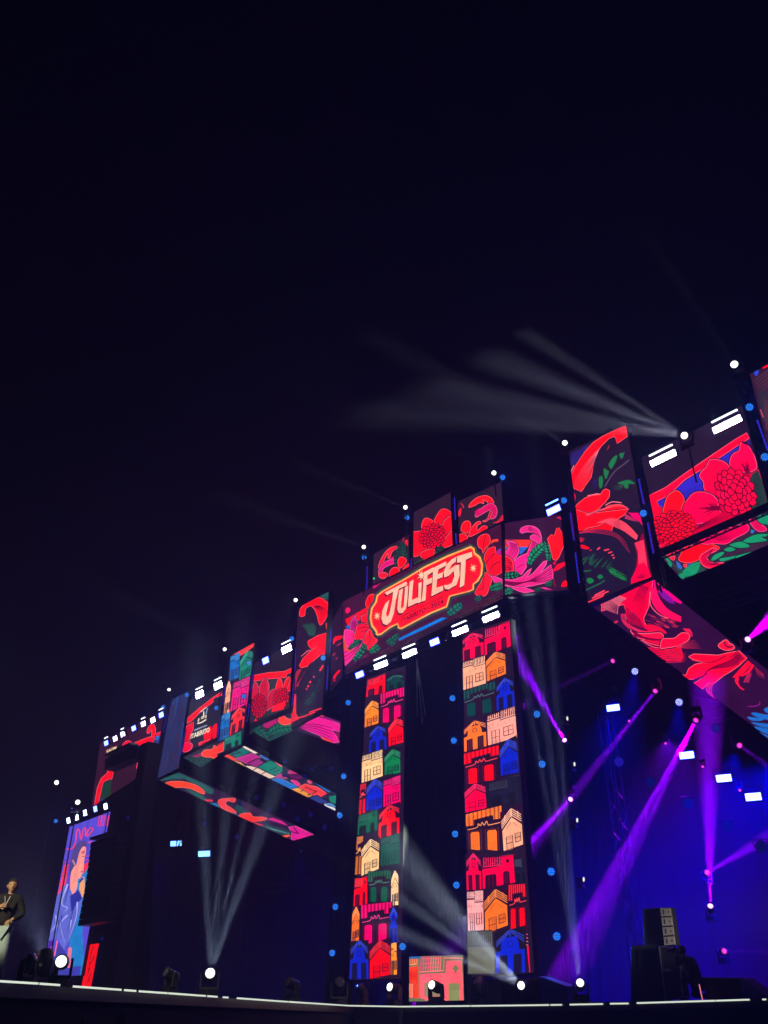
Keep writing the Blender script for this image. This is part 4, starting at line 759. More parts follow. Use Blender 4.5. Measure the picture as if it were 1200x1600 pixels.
def art_far_left(a):
    z = Z(130, 1090, .125)
    a.poly([(120, 1080), (270, 1080), (270, 1290), (120, 1290)], (50, 18, 38))
    a.poly(z([(445, 685), (470, 640), (520, 560), (570, 540), (605, 565), (600, 620), (590, 710), (570, 715), (575, 600), (545, 600), (500, 650), (470, 690)]), (244, 14, 50), True, .5); a.poly(z([(600, 640), (740, 600), (760, 690), (700, 700), (600, 720)]), (54, 50, 130))
    a.poly(z([(610, 580), (860, 480), (985, 420), (990, 460), (880, 530), (860, 620), (940, 700), (900, 850), (700, 925), (670, 880), (700, 710), (740, 720), (760, 600), (620, 640)]), (246, 8, 24), False, .5)
    a.poly(z([(800, 440), (820, 370), (870, 330), (905, 380), (895, 490), (860, 500), (860, 400), (825, 445)]), (246, 14, 30), True, .5); a.poly(z([(800, 555), (830, 560), (820, 610)]), (90, 60, 150)); a.poly(z([(880, 540), (960, 520), (960, 680), (880, 640)]), (48, 50, 110)); a.poly(z([(820, 800), (850, 760), (860, 680), (900, 720), (900, 800)]), (60, 30, 60))
    a.text('SAFM', z([(285, 705), (410, 645), (425, 600), (295, 655)]), (255, 206, 170))
    a.poly(z([(140, 1370), (180, 1130), (230, 1010), (300, 950), (320, 895), (385, 900), (360, 1020), (320, 1020), (250, 1060), (190, 1330), (180, 1380)]), (246, 10, 30), False, .5); a.poly(z([(250, 1090), (350, 1030), (350, 1260), (210, 1330)]), (26, 58, 44)); a.poly(z([(200, 1300), (260, 1260), (240, 1330), (190, 1350)]), (50, 40, 140))
def art_singer(a):
    z = Z(50, 1250, .1875)
    a.poly([(50, 1250), (190, 1250), (190, 1550), (50, 1550)], (88, 74, 206))
    a.poly(z([(400, 560), (480, 520), (440, 800), (420, 1130), (450, 1480), (300, 1480), (320, 1000)]), (30, 124, 200))
    a.poly(z([(210, 810), (270, 540), (310, 535), (285, 700), (215, 800)]), (238, 60, 100)); a.poly(z([(430, 540), (480, 510), (470, 560), (430, 620)]), (240, 50, 80))
    a.line(z([(290, 412), (340, 400), (365, 350), (375, 260), (395, 250), (410, 330), (430, 250), (450, 240), (450, 300), (480, 240), (510, 245), (460, 310)]), 1.6, (236, 70, 130), True); a.line(z([(470, 355), (505, 350)]), 1.6, (236, 70, 130))
    for x in (560, 582, 604, 632): a.line(z([(x - 12, 218), (x + 6, 128)]), 1.6 if x < 630 else 3.6, (226, 60, 150))
    for q in ([(270, 525), (330, 500)], [(440, 470), (485, 465)], [(430, 500), (480, 498)]): a.line(z(q), 1.5, (176, 60, 150))
    a.poly(z([(345, 420), (380, 360), (440, 340), (460, 380), (440, 400), (410, 420), (360, 540), (330, 640), (315, 560)]), (84, 70, 140), True)
    a.poly(z([(400, 430), (425, 390), (450, 395), (452, 440), (440, 480), (430, 590), (405, 650), (385, 660), (380, 720), (345, 800), (320, 740), (325, 620), (350, 560), (370, 540), (385, 480)]), (250, 150, 140), True); a.poly(z([(415, 430), (440, 420), (440, 440), (418, 450)]), (190, 96, 110), True)
    a.poly(z([(425, 640), (440, 660), (440, 760), (425, 815), (395, 790), (400, 700)]), (240, 160, 110), True)
    a.line(z([(395, 690), (430, 650)]), 1.8, (50, 44, 130)); a.line(z([(340, 500), (362, 545)]), 1.6, (200, 150, 140)); a.line(z([(420, 470), (436, 470)]), .8, (90, 40, 70)); a.line(z([(408, 600), (425, 596)]), .8, (150, 40, 60))
    a.poly(z([(205, 810), (290, 690), (320, 740), (345, 800), (390, 740), (425, 815), (400, 940), (330, 1140), (270, 1250), (220, 1160), (130, 1170), (150, 1060)]), (96, 104, 206)); a.poly(z([(320, 800), (390, 750), (420, 820), (380, 860), (330, 930)]), (44, 48, 150))
    for q in ([(300, 700), (250, 860), (300, 900), (260, 940)], [(300, 960), (240, 1040), (280, 1200)], [(200, 960), (200, 1040), (140, 1120)], [(210, 1040), (180, 1160)], [(380, 850), (370, 980), (300, 1180)], [(330, 1000), (320, 1080)]): a.line(z(q), 1.8, (168, 174, 236), True, True)
    for q in ([(310, 720), (270, 880)], [(230, 1000), (200, 1160)], [(350, 900), (290, 1120)], [(250, 960), (240, 1100)]): a.line(z(q), 1.4, (48, 52, 140), True, True)
    a.poly(z([(120, 1180), (190, 1170), (140, 1480), (60, 1480)]), (70, 30, 160)); a.poly(z([(225, 1190), (260, 1240), (300, 1300), (300, 1480), (140, 1480), (200, 1190)]), (60, 60, 160)); a.line(z([(215, 1170), (190, 1300)]), 1.8, (240, 110, 160)); a.line(z([(60, 1480), (95, 1360)]), 1.6, (240, 80, 180)); a.line(z([(165, 1220), (150, 1300)]), 1.2, (200, 80, 200))
    a.poly(z([(300, 1280), (310, 1230), (335, 1240), (325, 1330), (330, 1360), (310, 1440), (300, 1380)]), (232, 120, 150), True); a.line(z([(320, 1362), (365, 1362)]), 1., (90, 140, 210)); a.poly(z([(300, 1400), (410, 1380), (400, 1480), (300, 1480)]), (60, 60, 170))
def art_riser(a):
    z = Z(635, 1485, 1 / 12)
    a.poly([(630, 1480), (730, 1480), (730, 1575), (630, 1575)], (112, 108, 84))
    a.poly(z([(60, 120), (280, 110), (280, 150), (60, 155)]), (44, 100, 160)); a.poly(z([(60, 320), (225, 280), (235, 900), (60, 890)]), (252, 62, 26))
    for x in (70, 120, 160, 200): a.line(z([(x, 160), (x + 4, 250)]), 1.2, (250, 110, 60))
    a.line(z([(60, 270), (200, 255)]), .9, (250, 150, 90))
    for i in range(10): x = 75 + i * 15; a.line(z([(x, 330 + random.random() * 80), (x - 6, 520 + random.random() * 120)]), .5, (200, 30, 20))
    a.poly(z([(62, 630), (130, 625), (130, 890), (62, 885)]), (252, 110, 80), False, .9)
    a.poly(z([(255, 450), (450, 430), (740, 425), (760, 195), (1045, 190), (1080, 940), (350, 940), (250, 880)]), (246, 92, 104)); a.line(z([(255, 405), (705, 380), (715, 140), (1060, 150)]), 1.3, (250, 110, 110)); a.line(z([(290, 105), (560, 95)]), 1., (240, 40, 110))
    for i in range(9): x = 290 + i * 46; a.line(z([(x, 115), (x - 16, 385)]), 1., (236, 60, 110) if i < 4 else (246, 110, 110)); 
    for y in (165, 250, 330): a.line(z([(300, y), (640, y - 20)]), .8, (240, 80, 110))
    a.poly(z([(932, 260), (1000, 335), (932, 430), (865, 335)]), (122, 104, 76)); a.line(z([(932, 225), (1030, 335), (932, 470), (835, 335), (932, 225)]), .7, (220, 80, 90))
    a.poly(z([(805, 620), (1000, 620), (1005, 945), (805, 945)]), (128, 132, 84), False, .8, (226, 96, 90)); a.poly(z([(350, 610), (560, 600), (640, 640), (650, 860), (350, 860)]), (134, 118, 92), False, .8, (220, 90, 90))
    for i in range(5): x = 300 + i * 42; a.line(z([(x, 450), (x + 2, 510)]), .5, (190, 60, 80))
    a.poly(z([(60, 900), (340, 905), (370, 950), (60, 955)]), (104, 108, 80))
# ================================================================ the setting
def at_stage(o): return o
def flat(name, pts, z, m, kind='structure'):
    me = bpy.data.meshes.new(name); me.from_pydata([(p[0], p[1], z) for p in pts], [], [tuple(range(len(pts)))]); o = link(name, me, m); o['kind'] = kind; return o
flat('ground', [(-140, -70), (150, -70), (150, 180), (-140, 180)], 0, M['ground'])
# lip of the stage: runway edge on the left, front edge on the right
A0 = onz(0, 1535); A1 = onz(553, 1573); B0 = onz(628, 1574); B1 = onz(1171, 1563)
RD = (A0 - A1).normalized(); A9 = A1 + RD * ((A0 - A1).length + 5); B9 = B1 + (B1 - B0).normalized() * 9
RN = V((RD.y, -RD.x, 0)); RN = RN if RN.dot(V((-1, 0, 0))) > 0 else -RN       # away from the crowd side
C1, C2 = W(22, 20, 0), W(-36, 20, 0); A8 = A9 + RN * 9; A7 = A1 + RN * 9
deckpts = [A9, A1, B0, B9, C1, C2, W(-36, 2, 0), A7, A8]
mb = MB(); mb.prism([V((p.x, p.y, DECK - .18)) for p in deckpts], (0, 0, .18))
struct(mb.build('stage_deck', M['deck']))
mb = MB()
for p, q in zip(deckpts, deckpts[1:] + deckpts[:1]):
    d = (q - p); d.z = 0; n_ = V((d.y, -d.x, 0)).normalized() * -.12
    mb.prism([V((p.x, p.y, 0)) + n_, V((q.x, q.y, 0)) + n_, V((q.x, q.y, DECK - .19)) + n_, V((p.x, p.y, DECK - .19)) + n_], n_ * .2)
struct(mb.build('stage_skirt', M['cloth']))
# grey fascia board at the corner
t = thing('fascia_board', 'plain grey board facing the crowd below the stage corner under the left LED tower', 'board', (A1.x, A1.y, 0))
mb = MB(); nrm = V((0.15, -1, 0)).normalized()
a_, b_ = onz(556, 1577, DECK - .03), onz(628, 1577, DECK - .03); mb.prism([V((a_.x, a_.y, 0)) - t.location + nrm * .1, V((b_.x, b_.y, 0)) - t.location + nrm * .1, b_ + V((0, 0, -.02)) - t.location + nrm * .1, a_ + V((0, 0, -.02)) - t.location + nrm * .1], -nrm * .04)
mb.build('board', M['grey'], t, .008)
# white line along the lip, drawn as emission in segments
t = thing('edge_glow_line', 'thin white glowing line running along the edge of the stage floor', 'light strip', tuple(B0))
def edge_seg(x0, y0, x1, y1, n=1):
    p, q = [fr(x, y, -1.12) if x > 600 else onz(x, y, DECK - .02) for x, y in ((x0, y0), (x1, y1))]; mb = MB(); o = V((0, -.02, 0)); h = .028 * (1 + (p.y - 14) / 40)
    mb.prism([p + o - t.location, q + o - t.location, q + o + V((0, 0, h)) - t.location, p + o + V((0, 0, h)) - t.location], (0, .015, 0)); mb.build('lit_segment', M['edge'], t)
for s in [(0, 1535, 60, 1538.6), (62, 1538.8, 94, 1541), (114, 1543, 190, 1548.2), (194, 1548.6, 213, 1550), (217, 1550.4, 262, 1553.4), (263, 1553.5, 322, 1557.6), (324, 1557.8, 340, 1559), (348, 1559.6, 357, 1560), (370, 1561, 450, 1566.5), (451, 1566.6, 548, 1572.6), (628, 1574, 735, 1573), (736, 1573, 858, 1571.6), (860, 1571.5, 878, 1571.3), (890, 1571, 942, 1570), (953, 1569.6, 982, 1569.2), (995, 1568.6, 1117, 1565), (1118, 1565, 1171, 1563.3), (1191, 1563, 1197, 1562.8)]: edge_seg(*s)
p, q = onz(548, 1572.6, DECK - .02), fr(630, 1574, -1.12); mb = MB(); mb.prism([p - t.location, q - t.location, q + V((0, 0, .04)) - t.location, p + V((0, 0, .04)) - t.location], (0, .02, 0)); mb.build('lit_segment', M['edge'], t)

# ================================================================ LED screens
BETA = math.radians(13)
def ramp_plane(z0, n0=1.0, beta=BETA): return W(0, n0, z0), NN * math.sin(beta) + V((0, 0, math.cos(beta)))
def edge_px(pts, P, Nn): return [proj(p) for p in pts]
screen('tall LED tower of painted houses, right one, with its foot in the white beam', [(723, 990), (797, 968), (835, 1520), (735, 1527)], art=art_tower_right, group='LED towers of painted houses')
screen('narrower LED tower of painted houses, left one, above the grey fascia board', [(573, 1060), (634, 1040), (627, 1529), (551, 1531)], art=art_tower_left, group='LED towers of painted houses')
screen('festival header LED screen with the JULIFEST badge between red flowers', [(536, 940), (783, 818), (787, 930), (536, 1056)], art=art_header, bgc=(62, 16, 46), depth=.5, name='header_screen')
NB = V((math.sin(math.radians(74)), -math.cos(math.radians(74)), 0)); NBn = V((NB.y, -NB.x, 0)); PB = fr(784, 930)
screen('swept-back right wing of the header screen with pink scrolls and green leaves', [(784, 818), (876, 805), (887, 922), (788, 930)], PB, NBn, art=art_wing_right, bgc=(52, 16, 46), name='header_wing_screen')
NC = V((math.sin(math.radians(14)), -math.cos(math.radians(14)), 0)); NCn = V((NC.y, -NC.x, 0)); PC = fr(535, 1000)
screen('narrow swept-back left wing of the header screen, dark with two red petals', [(519, 972), (535.4, 940), (535.4, 1057), (517, 1080)], PC, NCn, art=art_wing_left, bgc=(40, 16, 42), name='header_wing_screen')
for q, f, l in (([(584, 866), (639, 836), (640, 886), (583, 914)], art_top_left, 'small square LED screen with a pink scroll, leftmost above the badge'), ([(647, 801), (704, 769), (707.5, 853), (646, 883.5)], art_top_mid, 'LED screen with one big red flower right above the badge'),
                ([(715.5, 784), (783, 753.5), (787, 813), (718.5, 848.5)], art_top_right, 'LED screen with a red scroll, rightmost above the badge')):
    screen(l, q, art=f, bgc=(44, 24, 38), name='header_top_screen', group='screens stepped above the header')
screen('tall LED screen of the right arm with a big red feather scroll', [(889, 706), (979, 664), (1019, 902), (920, 943)], art=art_portal, name='arm_screen')
screen('flower LED screen at the far right with two pink-red dahlias under a red band', [(1003, 716), (1160, 634), (1200, 786), (1033, 861)], art=art_flowers_right, bgc=(34, 17, 38), name='arm_screen')
screen('dark corner LED screen at the right edge of the picture', [(1172, 585), (1240, 548), (1275, 685), (1203, 712)], W(0, .9, 0), NN, art=art_corner_panel, name='arm_screen')
P_, N_ = ramp_plane(14.35)
endL, endR = proj(W(8.9, 15, 14.35 - 14 * math.tan(BETA))), proj(W(11.6, 15, 14.35 - 14 * math.tan(BETA)))
screen('long LED ceiling strip of red scrolls running back over the stage on the right', [(920, 943), (1019, 903), endR, endL], P_, N_, art=art_ramp_right, name='ceiling_screen')
P_, N_ = ramp_plane(15.05)
screen('LED soffit of green leaves and pink petals under the dahlia screen', [(1033, 870), (1204, 796), (1260, 827), (1066, 905)], P_, N_, art=art_under_flowers, name='soffit_screen')
screen('tall LED screen of the left arm with a red scroll, left of the header', [(466, 950), (514, 924), (503, 1116), (455, 1138)], art=art_portal_left, name='arm_screen', bgc=(38, 20, 40))
screen('LED screen with two red dahlias between two thin blue light battens', [(398, 1036), (458, 1006), (452, 1110), (390, 1133)], art=art_flowers_left, name='arm_screen', bgc=(32, 22, 36))
screen('tall LED screen of coloured houses on the left arm, green at its foot', [(361, 1026), (399, 1005), (379, 1163), (340, 1180)], art=art_city_left, name='arm_screen')
screen('LED screen with the ITABIRITO town hall logo', [(298, 1094), (350, 1068), (341, 1152), (284, 1179)], art=art_logo, name='arm_screen', bgc=(36, 28, 44))
screen('dim blue streaked LED screen left of the town hall logo', [(269, 1093), (294.5, 1080), (279.5, 1200), (245, 1217)], art=art_blue_panel, name='arm_screen')
P_, N_ = ramp_plane(14.0)
screen('long LED ceiling strip of coloured houses running back over the left stage', [(344, 1178), (378, 1163), (541, 1248), (528, 1268)], P_, N_, art=art_city_ramp, name='ceiling_screen')
P_, N_ = ramp_plane(13.84)
screen('lowest LED ceiling strip with an orange scroll and a magenta end', [(248, 1219), (281, 1206), (492, 1303), (458, 1313)], P_, N_, art=art_scroll_ramp, name='ceiling_screen')
P_, N_ = ramp_plane(13.9)
screen('magenta LED ceiling strip going back left of the header', [(456, 1139), (503, 1117), (549, 1134), (549, 1170)], P_, N_, art=art_ramp_left, name='ceiling_screen')
P_, N_ = ramp_plane(14.6)
screen('LED soffit with a green leaf under the two small dahlias', [(391, 1140), (456, 1112), (459, 1140), (421, 1158)], P_, N_, art=art_under_left, name='soffit_screen')
P_, N_ = ramp_plane(14.6)
screen('small LED soffit with green leaves under the town hall logo', [(286, 1183), (340, 1158), (344, 1178), (314, 1199)], P_, N_, art=art_under_logo, name='soffit_screen')
screen('far left LED screen with a red scroll, partly hidden by the upper speakers', [(157, 1160), (258, 1108), (242, 1197), (143, 1262)], W(0, .6, 0), NN, art=art_far_left, name='side_screen')
screen('big side screen showing a singer in a jacket holding a microphone', [(109, 1292), (173, 1268), (127, 1524), (66, 1528)], W(0, 0, 0), NN, art=art_singer, name='side_screen', margin=.03)
screen('narrow red strip of LED screen beside the foot of the big side screen', [(140, 1476), (155, 1474), (142, 1545), (127, 1545)], W(0, .2, 0), NN, bgc=(244, 14, 20), name='side_screen', margin=.01,
       art=lambda a: [a.line([(150 - i * 2 + random.uniform(-5, 4), 1476 + i * 9), (140 - i, 1500 + i * 7)], 1.2, (120, 4, 14), False, True) for i in range(7)])
P_R = W(0, 1.4, 0)
screen('small LED screen of a pink house standing on the stage floor between the towers', [(640, 1495), (723.5, 1492), (725.5, 1563), (640, 1565)], W(0, .8, 0), NN, art=art_riser, name='riser_screen', margin=.02)

# ================================================================ drapes, masking and structure
def drape(label, quad, n, m='cloth', folds=14, name='drape', P=None, Nn=None, amp=.09, cat='drape'):
    P = P or W(0, n, 0); Nn = Nn or NN
    c = [hitp(x, y, P, Nn) for x, y in quad]; base = V(((c[2] + c[3]) / 2).to_tuple())
    t = thing(name, label, cat, base); mb = MB(); N = folds * 4; vs = []
    for i in range(N + 1):
        s = i / N; o = -Nn * amp * (math.sin(s * folds * 2 * math.pi) * .6 + math.sin(s * folds * 5.1 + 1) * .3)
        top = c[0].lerp(c[1], s); bot = c[3].lerp(c[2], s)
        for k in range(5): vs.append(top.lerp(bot, k / 4) + o * (.5 + .5 * k / 4) - base)
    mb.add(vs, [(i * 5 + k, i * 5 + k + 1, (i + 1) * 5 + k + 1, (i + 1) * 5 + k) for i in range(N) for k in range(4)])
    o = mb.build('cloth', M[m], t)
    for p in o.data.polygons: p.use_smooth = True
    top = MB(); top.tube(c[0] - base, c[1] - base, .05); top.build('hanging_pipe', M['dark_metal'], t)
    return t
drape('black drape left of the left LED tower', [(536, 1062), (573, 1046), (551, 1573), (508, 1570)], 1.7)
drape('wide black drape between the two LED towers', [(634, 1032), (723, 985), (738, 1570), (625, 1573)], 2.6, folds=18)
drape('black drape right of the right LED tower under the header wing', [(797, 962), (884, 924), (893, 1568), (833, 1570)], 5.0)
drape('black side masking drape behind the left speakers', [(176, 1200), (246, 1220), (232, 1552), (130, 1545)], 1.8, folds=20)
drape('deep black backdrop at the rear of the left half of the stage', [(150, 1180), (640, 1020), (640, 1590), (60, 1590)], 15, folds=50, name='backdrop', cat='backdrop')
drape('black backdrop at the rear of the right half of the stage', [(700, 980), (1420, 1180), (1420, 1592), (700, 1592)], 14, folds=40, name='backdrop', cat='backdrop')
drape('added black cloth stopping a beam, hidden behind the right wing of the header', [(790, 825), (884, 812), (890, 925), (792, 935)], 2.9, folds=8)  # unseen cloth added to stop the upright white beam
# grey panels below the right tower
for l, q, n in (('tall grey panel beside the small pink house screen', [(727, 1500), (737, 1500), (737, 1573), (727, 1573)], .9), ('wide grey skirt panel under the right LED tower, lit by the white lamp', [(737, 1531), (862, 1524), (866, 1572), (737, 1573)], 1.3)):
    c = [hitp(x, y, W(0, n, 0), NN) for x, y in q]; t = thing('skirt_panel', l, 'panel', (c[2] + c[3]) / 2); mb = MB(); mb.prism([p - t.location for p in c], NN * .05); mb.build('board', M['grey'], t, .01)
# dark pillars flanking the pink house screen
for l, q, n in (('dark square pillar left of the small pink house screen', [(629, 1490), (639, 1488), (639, 1573), (629, 1573)], .9),):
    c = [hitp(x, y, W(0, n, 0), NN) for x, y in q]; t = thing('pillar', l, 'pillar', (c[2] + c[3]) / 2); mb = MB(); mb.prism([p - t.location for p in c], NN * .35); mb.build('shaft', M['cabinet'], t, .02)

def truss(label, a, b, s=.35, name='truss', m='dark_metal', rungs=None, rt=.03):
    """box truss: four chords and zigzag braces as parts"""
    a = V(a); b = V(b); t = thing(name, label, 'truss', a); d = (b - a); L = d.length; d.normalize()
    x = d.cross(V((0, 0, 1))); x = (x if x.length > .1 else UU.copy()).normalized(); y = d.cross(x).normalized()
    k = rungs or max(2, int(L / (s * 1.4))); off = [(x * i + y * j) * s / 2 for i, j in ((-1, -1), (1, -1), (1, 1), (-1, 1))]
    ch = MB()
    for o in off: ch.tube(o, o + d * L, rt, seg=6)
    ch.build('chords', M[m], t); br = MB()
    for i in range(k):
        for f in range(4):
            o1, o2 = off[f], off[(f + 1) % 4]
            if i % 2: o1, o2 = o2, o1
            br.tube(o1 + d * (L * i / k), o2 + d * (L * (i + 1) / k), rt * .6, seg=5)
    o = br.build('braces', M[m], t); return t
# main front truss behind the header, roof beams and towers
truss('horizontal box truss carrying the header screen', fr(520, 1068, 1.9), fr(800, 924, 1.9), .6)
truss('aluminium truss along the lower edge of the header carrying the floodlights', fr(538, 1051, .55), fr(783, 930, .55), .16, m='alu', rt=.018)
truss('upright truss between the arm screen and the dahlia screen on the right', W(11.65, 1.25, 13.9), W(11.65, 1.25, 17.6), .22)
truss('upright truss at the right end of the dahlia screen', W(15.95, 1.25, 14.6), W(15.95, 1.25, 20.4), .3)
truss('upright truss between header wing and tall right arm screen', W(8.65, 1.4, 14.8), W(8.65, 1.4, 19.6), .3)
truss('dark square edge beam under the dahlia screen', hitp(1030, 868, W(0, .95, 0), NN), hitp(1215, 788, W(0, .95, 0), NN), .22)
truss('roof truss above the right half of the stage, front one', W(5.5, 5, 14.6), W(16, 5, 14.6), .5)
truss('roof truss above the right half of the stage, middle one', W(5.5, 9, 14.2), W(16, 9, 14.2), .5)
truss('roof truss above the right half of the stage, rear one', W(4, 12.5, 13.2), W(16, 12.5, 13.2), .5)
truss('roof truss over the left half of the stage', W(-22, 6, 13.6), W(-5, 6, 13.6), .5)
truss('low rear truss across the left half of the stage', W(-27, 12, 9.2), W(-6, 12, 9.2), .4)
for l, u, n, z1 in (('rear left support tower', -24, 4, 13.4), ('support tower behind the left drape', -5.4, 3.2, 15), ('support tower behind the right drape', 5.4, 6.2, 14), ('rear right support tower', 16.5, 13, 14)):
    truss(l + ' standing on the stage floor', W(u, n, DECK), W(u, n, z1), .4, 'support_tower')
# roof sheet over the stage
mb = MB(); c = [W(-26, 3, 15.6), W(8.3, 3, 15.6), W(8.3, 17, 14.6), W(-26, 17, 14.6)]; mb.prism(c, (0, 0, .1)); struct(mb.build('stage_roof', M['cloth']))
mb = MB(); c = [W(12.1, 3, 15.6), W(24, 3, 15.6), W(24, 17, 14.6), W(12.1, 17, 14.6)]; mb.prism(c, (0, 0, .1)); struct(mb.build('stage_roof', M['cloth']))
# ================================================================ lamps
def spot(parent, name, loc, d, color, power, deg, blend=.35, rad=.05):
    l = bpy.data.lights.new(name, 'SPOT'); l.color = color; l.energy = power; l.spot_size = math.radians(deg); l.spot_blend = blend; l.shadow_soft_size = rad
    o = bpy.data.objects.new(name, l); col.objects.link(o); o.parent = parent
    o.rotation_mode = 'QUATERNION'; M4 = parent.matrix_world if parent else Matrix()
    o.location = loc; o.rotation_quaternion = V(d).normalized().to_track_quat('-Z', 'Y'); return o
def beam(parent, name, loc, d, color, power, deg, size):
    """a lens-wide disc of light with a narrow spread"""
    l = bpy.data.lights.new(name, 'AREA'); l.shape = 'DISK'; l.size = size; l.color = color; l.spread = math.radians(deg)
    l.energy = power * 2 * math.pi * (1 - math.cos(math.radians(deg) / 2)) / 39
    o = bpy.data.objects.new(name, l); col.objects.link(o); o.parent = parent; o.rotation_mode = 'QUATERNION'
    o.location = loc; o.rotation_quaternion = V(d).normalized().to_track_quat('-Z', 'Y'); return o
# shared meshes of the moving head lamp
_b = MB(); _b.box((0, 0, .02), (.46, .40, .04)); _b.box((0, 0, .10), (.40, .34, .13)); _b.box((0, -.172, .10), (.16, .02, .07)); BASE = _b.mesh('base', .012)
_y = MB(); _y.box((0, 0, .20), (.46, .18, .07))
for s in (-1, 1): _y.prism([V((s * .20, -.10, .18)), V((s * .20, .10, .18)), V((s * .20, .085, .50)), V((s * .20, .045, .58)), V((s * .20, -.045, .58)), V((s * .20, -.085, .50))], (s * .055, 0, 0))
YOKE = _y.mesh('yoke', .012)
_h = MB(); _h.lathe([(.04, -.24), (.12, -.22), (.155, -.14), (.16, .02), (.145, .07), (.15, .10), (.15, .22), (.138, .235), (.13, .22)], 20); HEAD = _h.mesh('head')
for p in HEAD.polygons: p.use_smooth = len(p.vertices) == 4
_f = MB()
for k in range(5): _f.lathe([(.165, -.17 + k * .04), (.165, -.155 + k * .04)], 20, False)
FINS = _f.mesh('cooling_fins')
_l = MB(); _l.lathe([(.125, .225), (.10, .238), (.05, .246), (.004, .248)], 20, True); LENS = _l.mesh('lens')
for me, m in ((BASE, 'plastic'), (YOKE, 'plastic'), (HEAD, 'plastic'), (FINS, 'dark_metal')): me.materials.append(M[m])
LENSES = {}
def lens_mesh(m):
    if m not in LENSES: me = LENS.copy(); me.materials.clear(); me.materials.append(M[m]); LENSES[m] = me
    return LENSES[m]
def moving_head(label, loc, dirs=None, s=1.0, lens='off_lens', color=(1, 1, 1), power=0, deg=8, hang=False, rz=None, face=None, blend=.35, group=None, back=False):
    """dirs: list of beam directions (world); the head points along their mean, or along face"""
    t = thing('moving_head_light', label, 'stage light', loc, AZ - math.pi / 2 if rz is None else rz, group); t.scale = (s, s, s)
    if hang: t.rotation_euler = (math.pi, 0, t.rotation_euler[2])
    bpy.context.view_layer.update(); Mi = t.matrix_world.inverted().to_3x3(); Mi = Matrix([r for r in Mi]) * s
    d = V(face) if face is not None else sum((V(x).normalized() for x in dirs), V())
    ld = (Mi @ d.normalized()).normalized()
    tl = math.acos(max(-1, min(1, ld.z))); pn = math.atan2(ld.x, -ld.y)
    link('base', BASE, None, t); y = link('yoke', YOKE, None, t); y.rotation_euler = (0, 0, pn)
    h = link('head', HEAD, None, t); h.location = (0, 0, .50); h.rotation_euler = (tl, 0, pn)
    link('cooling_fins', FINS, None, h); link('lens', lens_mesh(lens), None, h)
    if power:
        org = V((0, 0, .50))
        for i, x in enumerate(dirs): beam(t, 'lamp', org + (ld * .6 + (Mi @ V(x).normalized()).normalized()).normalized() * .31, (Mi @ V(x).normalized()).normalized(), color, power * BEAM / len(dirs), (deg if not isinstance(deg, (list, tuple)) else deg[i]) * 1.3, .2 * s)
    return t
def to(S, x, y, n=None, dist=None):             # direction from S to the point seen at a pixel on the plane at depth n
    return (fr(x, y, n) - S)
def stand_on(t_loc, z0, label=None): pass

# flood / strobe lamps ------------------------------------------------
def strobe(label, px, py, n, w=.62, h=.22, m='strobe_white', line=True, P=None, Nn=None, tilt=.35, group=None, yaw=0., rol=0.):
    p = fr(px, py, n); t = thing('floodlight', label, 'stage light', p, 0, group)
    Fd = (-NN * math.cos(tilt) - V((0, 0, 1)) * math.sin(tilt)); Fd = (Matrix.Rotation(yaw, 3, 'Z') @ Fd).normalized(); X = UU.copy(); X = (Matrix.Rotation(yaw, 3, 'Z') @ X)
    if rol: X = Matrix.Rotation(rol, 3, Fd) @ X
    Y = Fd.cross(X).normalized(); ax = (X, Fd, Y)
    mb = MB(); mb.box(-Fd * .08, (w + .08, .15, h + .08), ax); mb.build('housing', M['plastic'], t, .012)
    mb = MB(); mb.box(Fd * .006, (w, .01, h), ax); mb.build('lamp_face', M[m], t)
    if line:
        mb = MB(); mb.box(-Fd * .05 + Y * (h * .5 + .2) * (1 if Y.z > 0 else -1), (w * .95, .05, .05), ax); mb.build('light_line', M['strobe_small' if 'white' in m else 'strobe_small' if 'far' in m else 'strobe_cyan'], t)
    mb = MB(); up = V((0, 0, 1))
    for s in (-1, 1): mb.tube(X * (w / 2 + .06) * s, X * (w / 2 + .06) * s - Fd * .05 + up * (h * .5 + .22), .014, seg=6)
    mb.tube(X * -(w / 2 + .06) - Fd * .05 + up * (h * .5 + .22), X * (w / 2 + .06) - Fd * .05 + up * (h * .5 + .22), .016, seg=6); mb.build('bracket', M['dark_metal'], t)
    return t
wl, bl = 'strobe_white', 'strobe_blue'; grp = 'floodlights under the header'
for x, y, m, l in ((562, 1054, bl, 'blue floodlight at the left end under the header'), (595, 1039, wl, 'white floodlight second from the left under the header'), (640, 1021, wl, 'white floodlight third from the left under the header'),
                   (679, 1003, bl, 'blue floodlight in the middle under the header'), (719, 986, wl, 'white floodlight above the left edge of the right tower'), (767, 964, wl, 'white floodlight at the right end under the header')):
    strobe(l, x, y, .3, .5 if m == bl else .8, .2 if m == wl else .24, m, m == wl, group=grp)
strobe('bright white floodlight above the left half of the right dahlia screen', 1036, 716, .35, .95, .2); strobe('bright white floodlight above the right half of the right dahlia screen', 1136, 663, .35, .95, .2)
strobe('blue floodlight above the right wing of the header', 865, 797, .8, .62, .24, bl)
strobe('blue floodlight above the two small dahlias', 415, 1032, .4, .5, .3, bl, False); strobe('white floodlight above the two small dahlias', 448, 1014, .4, .75, .3)
strobe('white floodlight over the left part of the town hall logo', 312, 1085, .4, .75, .32); strobe('white floodlight over the right part of the town hall logo', 341, 1071, .4, .75, .32)
far = {wl: 'strobe_far', bl: 'strobe_far_blue'}
names = ['first', 'second', 'third', 'fourth', 'fifth', 'sixth', 'seventh']
